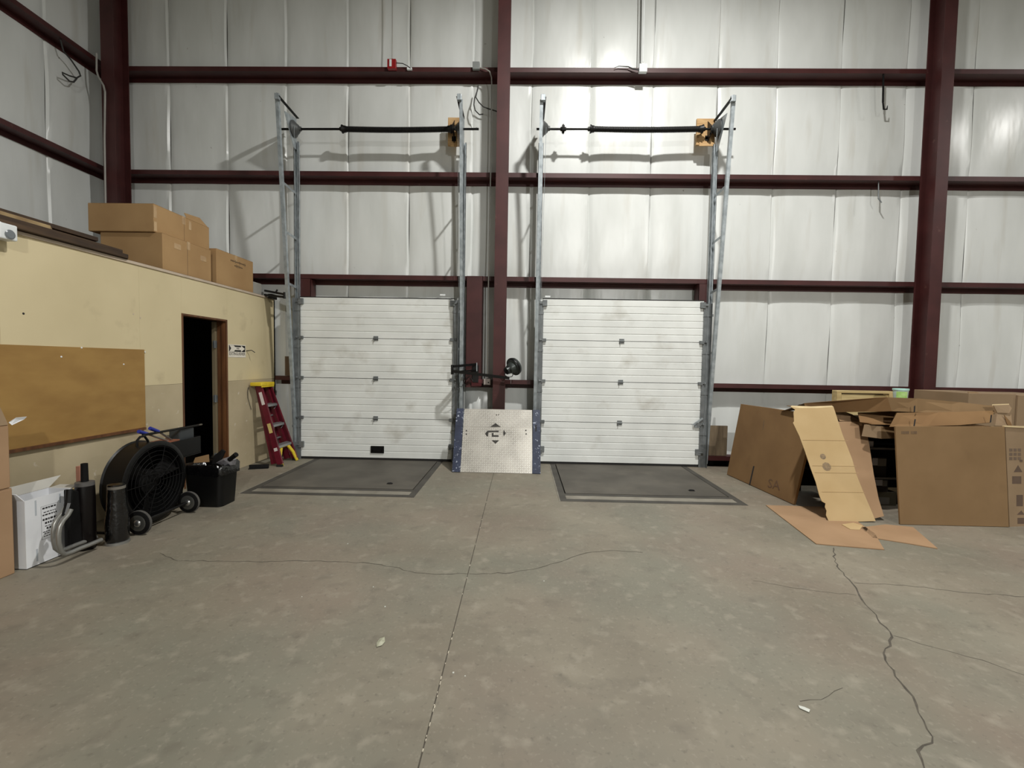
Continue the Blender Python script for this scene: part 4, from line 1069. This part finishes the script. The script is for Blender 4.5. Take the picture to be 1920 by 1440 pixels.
# large folded carton leaning, facing the left door
BL, BRr, TL, TR = Vector((2.885, 6.32, .005)), Vector((3.005, 4.97, .005)), Vector((3.03, 6.30, .995)), Vector((3.16, 4.92, 1.01))
t = thing('folded_carton', BL, 'large folded brown carton leaning on its edge beside the right dock leveller', 'box')
MB().slab([BRr, TR, TL, BL], .03).build('folded_body', CARD4, t, bevel=.004)
nl = (TR - BRr).cross(BL - BRr).normalized()
if nl.x > 0: nl = -nl
def onpanel(px, py, lift=.002):
    d = ray(px, py); k = (BRr - EYE).dot(nl) / d.dot(nl); return EYE + d * k + nl * lift
MB().slab([onpanel(1412.5, 874), onpanel(1415, 874), onpanel(1407, 909), onpanel(1404.5, 910)], .001).build('cut_slot', INK, t)
MB().slab([onpanel(1432.5, 788), onpanel(1433.8, 788), onpanel(1431, 806), onpanel(1430, 806)], .001).build('crease_mark', PRINT, t)
PF = mat('faint_box_print', srgb(112, 84, 62), rough=.85, scale=30)
u = (onpanel(1460, 911) - onpanel(1440, 906)).normalized(); v = u.cross(-nl).normalized()
if v.z < 0: v = -v
text('print_mark', 'SA', .15, onpanel(1451, 909), u, v, PF, t, sx=1.3)

# light torn sheet leaning
a0, a1 = Vector((3.03, 4.46, .004)), Vector((3.60, 4.46, .004))
lean_n = None
LB, LT = 4.45, 4.86
def onlean(px, py):
    nrm = Vector((0, 1.09, -(LT - LB)))
    d = ray(px, py); k = (Vector((0, LB, 0)) - EYE).dot(nrm) / d.dot(nrm); return EYE + d * k
edge = [(1483, 763), (1491, 768), (1488, 773), (1489, 790), (1487, 793), (1499, 818), (1510, 848), (1520, 878), (1530, 905), (1536, 928), (1541, 940), (1548, 944), (1547, 951), (1550, 958), (1549, 966), (1554, 978), (1600, 978.5), (1642, 977), (1636, 962), (1620, 925), (1606, 890), (1598, 861), (1580, 815), (1563, 763), (1530, 765), (1500, 765)]
pts = [onlean(*p) for p in edge]
zmin = min(p.z for p in pts)
t = sheet('torn_cardboard_sheet', pts, .006, CARD2, 'light tan torn cardboard sheet leaning at the front of the right pile', bevel=.001)
for (px, py, r) in ((1543, 856, .030), (1550, 875, .045)):
    p = onlean(px, py); nn = Vector((0, -1.09, LT - LB)).normalized()
    MB().lathe(p + nn * .0004, nn, [(0, r), (.0008, r * .8)], 9).build('print_mark', mat('grey_stamp', srgb(150, 128, 98), srgb(120, 104, 84), rough=.9, scale=40), t)
for yy in (825, 873, 886, 922):
    q = [onlean(1505 + (yy - 825) * .37, yy), onlean(1590 + (yy - 825) * .33, yy + 1)]
    nn = Vector((0, -1.09, LT - LB)).normalized()
    MB().bar(q[0] + nn * .001, q[1] + nn * .001, .004, .002).build('crease', CARD2, t)
MB().slab([onlean(1483, 763), onlean(1500, 765), onlean(1530, 765), onlean(1563, 763), onlean(1560, 760.5), onlean(1520, 762), onlean(1485, 760.5)], .012).build('torn_edge', TORN, t)
# darker folded sheet just behind it
LB2, LT2 = 4.52, 4.93
def onlean2(px, py):
    nrm = Vector((0, 1.0, -(LT2 - LB2))); d = ray(px, py); k = (Vector((0, LB2, 0)) - EYE).dot(nrm) / d.dot(nrm); return EYE + d * k
t = sheet('folded_cardboard_sheet', [onlean2(*p) for p in ((1560, 791), (1617, 791), (1621, 798), (1628, 830), (1637, 890), (1646, 935), (1656, 968), (1640, 972), (1610, 972), (1585, 880))], .012, CARD3, 'pinkish brown folded cardboard sheet leaning right behind the light torn sheet', bevel=.002)
f0 = [onlean2(1575, 789), onlean2(1617, 791), onlean2(1611, 779), onlean2(1592, 772), onlean2(1572, 776)]
for p in f0[2:]: p.y += .10
MB().slab(f0, .006).build('top_flap', CARD3, t)

# sheets lying on the floor
def floor_sheet(pxs, label, z=.006, m=CARD3, curl=None):
    pts = [onZ(x, y, z) for x, y in pxs]
    n = Vector((0, 0, 1))
    a = sum(((pts[i].x * pts[(i + 1) % len(pts)].y - pts[(i + 1) % len(pts)].x * pts[i].y) for i in range(len(pts))))
    if a < 0: pts.reverse()
    return MB().slab(pts, z - .001).build('floor_cardboard_sheet', m, None, label=label, category='cardboard', group='cardboard sheets on the floor')
floor_sheet([(1436, 947), (1530, 1019), (1550, 1021), (1658, 1030), (1640, 1000), (1600, 972), (1540, 950)], 'larger pinkish cardboard sheet lying flat on the floor under the torn sheet', .008)
floor_sheet([(1613, 989), (1636, 1008), (1700, 1018), (1758, 1028), (1712, 988), (1660, 983)], 'smaller pinkish cardboard sheet flat on the floor, pointing to the right', .008)
floor_sheet([(1578, 983), (1594, 992), (1612, 993), (1618, 985), (1600, 980)], 'small pale cardboard scrap on the floor at the foot of the torn sheet', .013, CARD2)

# metal shelf half hidden behind the cardboard
t = thing('shelf_rack', (4.2, 5.05, 0), 'dark metal shelf rack showing in the gap between the leaning cartons', 'shelf')
SX0, SX1, SY0_, SY1_ = 3.42, 5.0, 5.0, 5.6
zs = lambda y: onY(1660, y, 5.0).z
SZ = (zs(953), zs(896), zs(840.5), .90)
for z in SZ:
    B(SX0, SX1, SY0_, SY1_, z - .024, z).build('shelf_board', BLACKM, t)
    B(SX0, SX1, SY0_ - .004, SY0_, z - .016, z + .006).build('shelf_lip', SHELFM, t)
for x in (SX0, SX1 - .03):
    for y in (SY0_, SY1_ - .03): B(x, x + .03, y, y + .03, 0, .90).build('shelf_post', BLACKST, t)
B(SX0, SX1, SY1_ - .01, SY1_, .06, .88).build('back_panel', BLACKM, t)
pale = mat('pale_carton_end', srgb(206, 204, 206), rough=.7)
olive = mat('olive_carton', srgb(96, 90, 70), rough=.8)
greyc = mat('grey_carton', srgb(130, 126, 118), rough=.8)
darkc = mat('dark_carton', srgb(48, 42, 36), rough=.8)
def shelfbox(px0, px1, z0, ytop, m2, label, lab=None):
    x0, x1 = onY(px0, 880, 5.03).x, onY(px1, 880, 5.03).x
    z1 = zs(ytop)
    t = thing('small_shelf_box', ((x0 + x1) / 2, 5.1, z0), label, 'box', 'small boxes on the shelf rack')
    B(x0, x1, 5.03, 5.3, z0, z1).build('box_body', m2, t, bevel=.003)
    for (q0, q1, y0, y1, mm) in lab or ():
        B(onY(q0, 880, 5.028).x, onY(q1, 880, 5.028).x, 5.028, 5.03, zs(y1), zs(y0)).build('end_label', mm, t)
shelfbox(1615, 1636, SZ[2] + .001, 828, greyc, 'small pale box on the top level of the shelf rack', [(1626, 1635, 829, 839, pale)])
shelfbox(1618, 1662, SZ[1] + .001, 859, darkc, 'dark box with a white end label on the middle level of the shelf rack', [(1635, 1645, 860.5, 874, pale), (1645, 1661, 861, 875, greyc)])
shelfbox(1622, 1684, SZ[0] + .001, 924, olive, 'grey box on the bottom level of the shelf rack, widest of the four', [(1630, 1671, 934, 947, greyc)])
shelfbox(1625, 1667, zs(924) + .001, 900, darkc, 'pale labelled box stacked on the widest box of the shelf rack', [(1642, 1656, 901, 912, pale), (1656, 1665, 902, 913, greyc)])

# open trays lying on the rack
def tray(x0, x1, y0, y1, z0, z1, m, label, fold=None, droop=0.0):
    t = thing('cardboard_tray', ((x0 + x1) / 2, (y0 + y1) / 2, z0), label, 'box', 'cardboard trays on the shelf rack')
    B(x0, x1, y0 + .006, y1, z0, z0 + .006).build('tray_floor', m, t)
    return t
# upper tray: two-plane front wall with a fold in the middle
YT = 4.66
t = tray(3.25, 4.86, 5.02, 5.60, 1.035, 1.10, CARD, 'wide shallow cardboard tray with a bent front wall on top of the right pile')
F = [onY(x, y, Y) for x, y, Y in ((1508, 756, 5.00), (1560, 752, 4.96), (1640, 746, 4.76), (1664, 745, 4.70), (1720, 747, 4.68), (1800, 754, 4.74), (1888, 764, 4.80))]
Gp = [onY(x, y, Y) for x, y, Y in ((1512, 772, 5.00), (1562, 773, 4.97), (1640, 772, 4.77), (1672, 771, 4.70), (1720, 773, 4.66), (1800, 775, 4.68), (1866, 776, 4.74))]
for i in range(6):
    if i == 3: mm = CARD
    MB().slab([Gp[i], Gp[i + 1], F[i + 1], F[i]], .008).build('front_wall', CARD if i > 2 else CARD4, t)
MB().add([F[0], F[3], F[6], F[6] + Vector((.05, .45, -.14)), F[3] + Vector((0, .55, -.14)), F[0] + Vector((0, .45, -.14))], [(0, 1, 4, 5), (1, 2, 3, 4)]).build('inner_panel', CARD5, t)
MB().slab([onY(1713.5, 762, 4.63), onY(1716, 760, 4.63), onY(1715.5, 772, 4.63), onY(1713, 773, 4.63)], .002).build('cut_slot', INK, t)
# lower tray
t = tray(3.60, 4.80, 4.70, 5.6, .935, 1.03, CARD4, 'darker shallow cardboard tray right below the wide bent tray')
F2 = [onY(1668, 800, 4.62), onY(1682, 774, 4.66), onY(1760, 773, 4.64), onY(1864, 770, 4.68), onY(1858, 792, 4.60), onY(1800, 797, 4.56), onY(1740, 799, 4.56)]
MB().slab([F2[0], F2[6], F2[2], F2[1]], .008).build('front_wall', CARD4, t)
MB().slab([F2[6], F2[5], F2[4], F2[3], F2[2]], .008).build('front_wall', CARD4, t)
for q in ((1716, 786, 1714, 799), (1859, 778, 1857, 792)):
    MB().slab([onY(q[0] - 1.5, q[1], 4.555), onY(q[0] + 1, q[1], 4.555), onY(q[2] + 1, q[3], 4.545), onY(q[2] - 1.5, q[3], 4.545)], .002).build('cut_slot', INK, t)
MB().slab([onY(1608, 774, 4.9), onY(1680, 773, 4.9), onY(1668, 798, 4.75), onY(1612, 792, 4.75)], .006).build('inner_flap', CARD4, t)
# crumpled small box below the trays
t = thing('crumpled_carton', (3.75, 4.8, .885), 'crumpled small cardboard box wedged under the trays above the shelf rack', 'box')
MB().slab([onY(1621, 796, 4.74), onY(1616, 818, 4.74), onY(1653, 823, 4.70), onY(1652, 800, 4.70)], .012).build('front_wall', CARD5, t, bevel=.003)
MB().slab([onY(1652, 800, 4.70), onY(1653, 823, 4.70), onY(1684, 822, 4.78), onY(1684, 800, 4.78)], .012).build('side_wall', CARD, t, bevel=.003)
MB().slab([onY(1621, 796, 4.74), onY(1652, 800, 4.70), onY(1684, 800, 4.78), onY(1660, 793, 4.95)], .006).build('top_flap', CARD5, t)
B(3.60, 3.95, 4.84, 5.3, .902, .93).build('box_body', CARD5, t)

# big carton panel in front on the right
bigL = [onY(1679, 799, 4.50), onY(1688, 984, 4.41), onY(1892, 990, 4.41), onY(1884, 800, 4.50)]
for p in bigL[1:3]: p.z = max(p.z, .003)
t = thing('flattened_carton', (4.5, 4.45, 0), 'big upright flattened brown carton closing the right pile at the front', 'box')
MB().slab([bigL[0], bigL[1], bigL[2], bigL[3]], .02).build('front_panel', CARD, t, bevel=.003)
rp = [onY(1885, 801, 4.512), onY(1893, 989, 4.425), Vector((5.42, 4.55, .003)), Vector((5.36, 4.64, .985))]
MB().slab(rp, .02).build('side_panel', CARD5, t, bevel=.003)
MB().slab([onY(1884, 800.5, 4.50), onY(1932, 803, 4.56), onY(1932, 800, 4.56), onY(1884, 798, 4.50)], .02).build('torn_edge', TORN, t)
nb = Vector((0, -1, .06)).normalized()
def onbig(px, py, lift=.002):
    o = bigL[1]; nn = (bigL[2] - bigL[1]).cross(bigL[0] - bigL[1]).normalized()
    d = ray(px, py); k = (o - EYE).dot(nn) / d.dot(nn); q = EYE + d * k; return q - d.normalized() * lift
def onside(px, py, lift=.002):
    nn = (rp[2] - rp[1]).cross(rp[0] - rp[1]).normalized()
    d = ray(px, py); k = (rp[1] - EYE).dot(nn) / d.dot(nn); q = EYE + d * k; return q - d.normalized() * lift
def q4(f, x0, y0, x1, y1): return [f(x0, y0), f(x0, y1), f(x1, y1), f(x1, y0)]
m = MB()
for x in range(1690, 1719, 3):
    if 1703 <= x <= 1705: continue
    m.slab(q4(onbig, x, 808.5, x + 2.2, 813.5), .0008)
m.build('blurred_print', PRINT, t)
m = MB()
for i in range(3):
    for j in range(3): m.slab(q4(onside, 1892.5 + i * 8, 841 + j * 8, 1898.5 + i * 8, 846.5 + j * 8), .0008)
m.build('blurred_print', mat('side_print', srgb(112, 94, 78), rough=.85), t)
m = MB(); m.slab([onside(1912, 862), onside(1917, 862), onside(1917, 866), onside(1912, 866)], .001)
m.slab([onside(1909, 872), onside(1901, 885), onside(1917, 885)], .001)
m.slab(q4(onside, 1898, 893, 1915, 907), .001); m.slab(q4(onside, 1906, 928, 1918, 949), .001); m.slab([onside(1915, 957), onside(1907, 965), onside(1921, 965)], .001); m.slab(q4(onside, 1908, 971, 1920, 982), .001)
m.build('handling_symbols', mat('side_print_dark', srgb(96, 78, 64), rough=.85), t)
# crumpled pale flap above it
t = thing('crumpled_flap_box', (4.75, 4.7, .98), 'small crumpled pale cardboard flap box at the right end of the trays', 'box')
ZZ = 4.66
MB().slab([onY(1862, 760, ZZ), onY(1891, 759, ZZ), onY(1896, 766, ZZ - .02), onY(1891, 775, ZZ - .03), onY(1869, 774, ZZ - .02)], .006).build('flap', CARD5, t)
MB().slab([onY(1866, 775, ZZ), onY(1892, 775, ZZ), onY(1894, 800, ZZ - .04), onY(1862, 799, ZZ - .04)], .02).build('front_wall', mat('crumpled_card', srgb(150, 126, 98), rough=.85), t)  # front wall in a plain tan card colour
MB().slab([onY(1882, 778, ZZ - .045), onY(1893, 790, ZZ - .055), onY(1898, 800, ZZ - .06), onY(1888, 797, ZZ - .055)], .006).build('torn_strip', CARD4, t)
MB().slab([onY(1861, 760.5, ZZ - .002), onY(1892, 759, ZZ - .002), onY(1892, 757, ZZ), onY(1861, 758, ZZ)], .006).build('torn_edge', TORN, t)

# far cartons on the right
t = thing('tall_carton', (5.6, 5.6, 0), 'tall brown carton standing behind the trays at the right frame edge', 'box')
a = onY(1817, 737, 5.45); b = onY(1906, 738, 5.45)
B(a.x, b.x, 5.45, 6.2, 0, a.z).build('box_body', CARD5, t, bevel=.006)
B(b.x + .003, b.x + .75, 5.43, 6.2, 0, a.z - .012).build('second_panel', CARD5, t, bevel=.006)
MB().slab([(a.x + .02, 5.47, a.z), (a.x + .14, 5.46, a.z), (a.x + .13, 5.50, a.z + .012), (a.x + .03, 5.50, a.z + .012)], .006).build('top_flap', CARD, t)

# pallet standing on edge and tub on a hidden carton at the back
t = thing('wooden_crate', (4.7, 6.3, 0), 'pale wooden crate frame standing at the back of the right pile', 'crate')
a, b = onY(1569.5, 732, 6.20), onY(1676, 734, 6.20)
x0, x1, zt = a.x, b.x, a.z
for z0, z1 in ((zt - .035, zt), (.0, .05)): B(x0, x1, 6.20, 6.30, z0, z1).build('rail', PALEW, t, bevel=.004)
for x in (x0, x1 - .06): B(x, x + .06, 6.195, 6.30, .05, zt - .035).build('post', PALEW, t, bevel=.004)
n = 6
for i in range(n):
    z0 = .06 + i * (zt - .10) / n
    B(x0 + .06, x1 - .06, 6.215, 6.235, z0, z0 + (zt - .10) / n - .008).build('slat', PALEW, t, bevel=.002)
t0 = carton('cardboard_carton', 'carton hidden behind the trays that carries the green tub', 4.90, 5.25, 5.72, 6.12, 0, 1.088, CARD4, None, tape=False)
a = onY(1690, 748, 5.88)
t = thing('plastic_tub', (5.12, 5.88, 1.09), 'small green labelled plastic tub with a mint lid beside the right column', 'tub')
cx = onY(1688.5, 738, 5.88).x; zt = onY(1688.5, 731, 5.88).z
MB().lathe((cx, 5.88, 1.09), (0, 0, 1), [(0, .066), (.01, .07), (zt - 1.09, .080), (zt - 1.088, .07)], 24).build('tub_body', TUBW, t, smooth=True)
MB().lathe((cx, 5.88, zt - .004), (0, 0, 1), [(0, .086), (.02, .086), (.022, .08)], 24).build('lid', LIDM, t, smooth=True)
m = MB(); vs = []; fs = []
for i in range(9):
    an = pi + .35 + i * (1.5 / 8)
    vs += [(cx + .079 * cos(an), 5.88 + .079 * sin(an), 1.11), (cx + .081 * cos(an), 5.88 + .081 * sin(an), zt - .02)]
for i in range(8): fs.append((2 * i, 2 * i + 2, 2 * i + 3, 2 * i + 1))
m.add(vs, fs).build('green_label', GREENP, t, smooth=True)

# ------------------------------------------------------------------ litter on the floor
P = [onZ(x, y, .004) for x, y in ((706, 1213), (706, 1205), (712, 1197), (721, 1194), (722, 1203), (716, 1210))]
a = sum(P, Vector()) / 6 + Vector((0, 0, .008))
MB().add([a] + P, [(0, 1 + i, 1 + (i + 1) % 6) for i in range(6)]).build('dry_leaf', LEAFM, None, label='pale dry leaf lying on the concrete floor left of the joint', category='leaf')
P = [onZ(x, y, .003) for x, y in ((1497, 1323), (1499, 1328), (1517, 1336), (1519, 1331), (1508, 1326))]
P = P[::-1]
MB().slab(P, .002).build('paper_scrap', PAPER, None, label='white paper scrap on the floor at the lower right', category='scrap')
m = MB()
for (px, py) in ((652, 1020), (566, 1119), (700, 1101), (722, 1138), (1020, 1090), (850, 1262), (872, 1268), (975, 893), (990, 885), (880, 880)):
    p = onZ(px, py, 0); s = random.uniform(.002, .0045); m.box(p.x - s, p.x + s, p.y - s, p.y + s, 0, s)
m.build('floor_crumbs', PAPER, None, label='tiny white crumbs scattered over the concrete floor', category='debris', kind='stuff')
print('objects', len(bpy.data.objects))
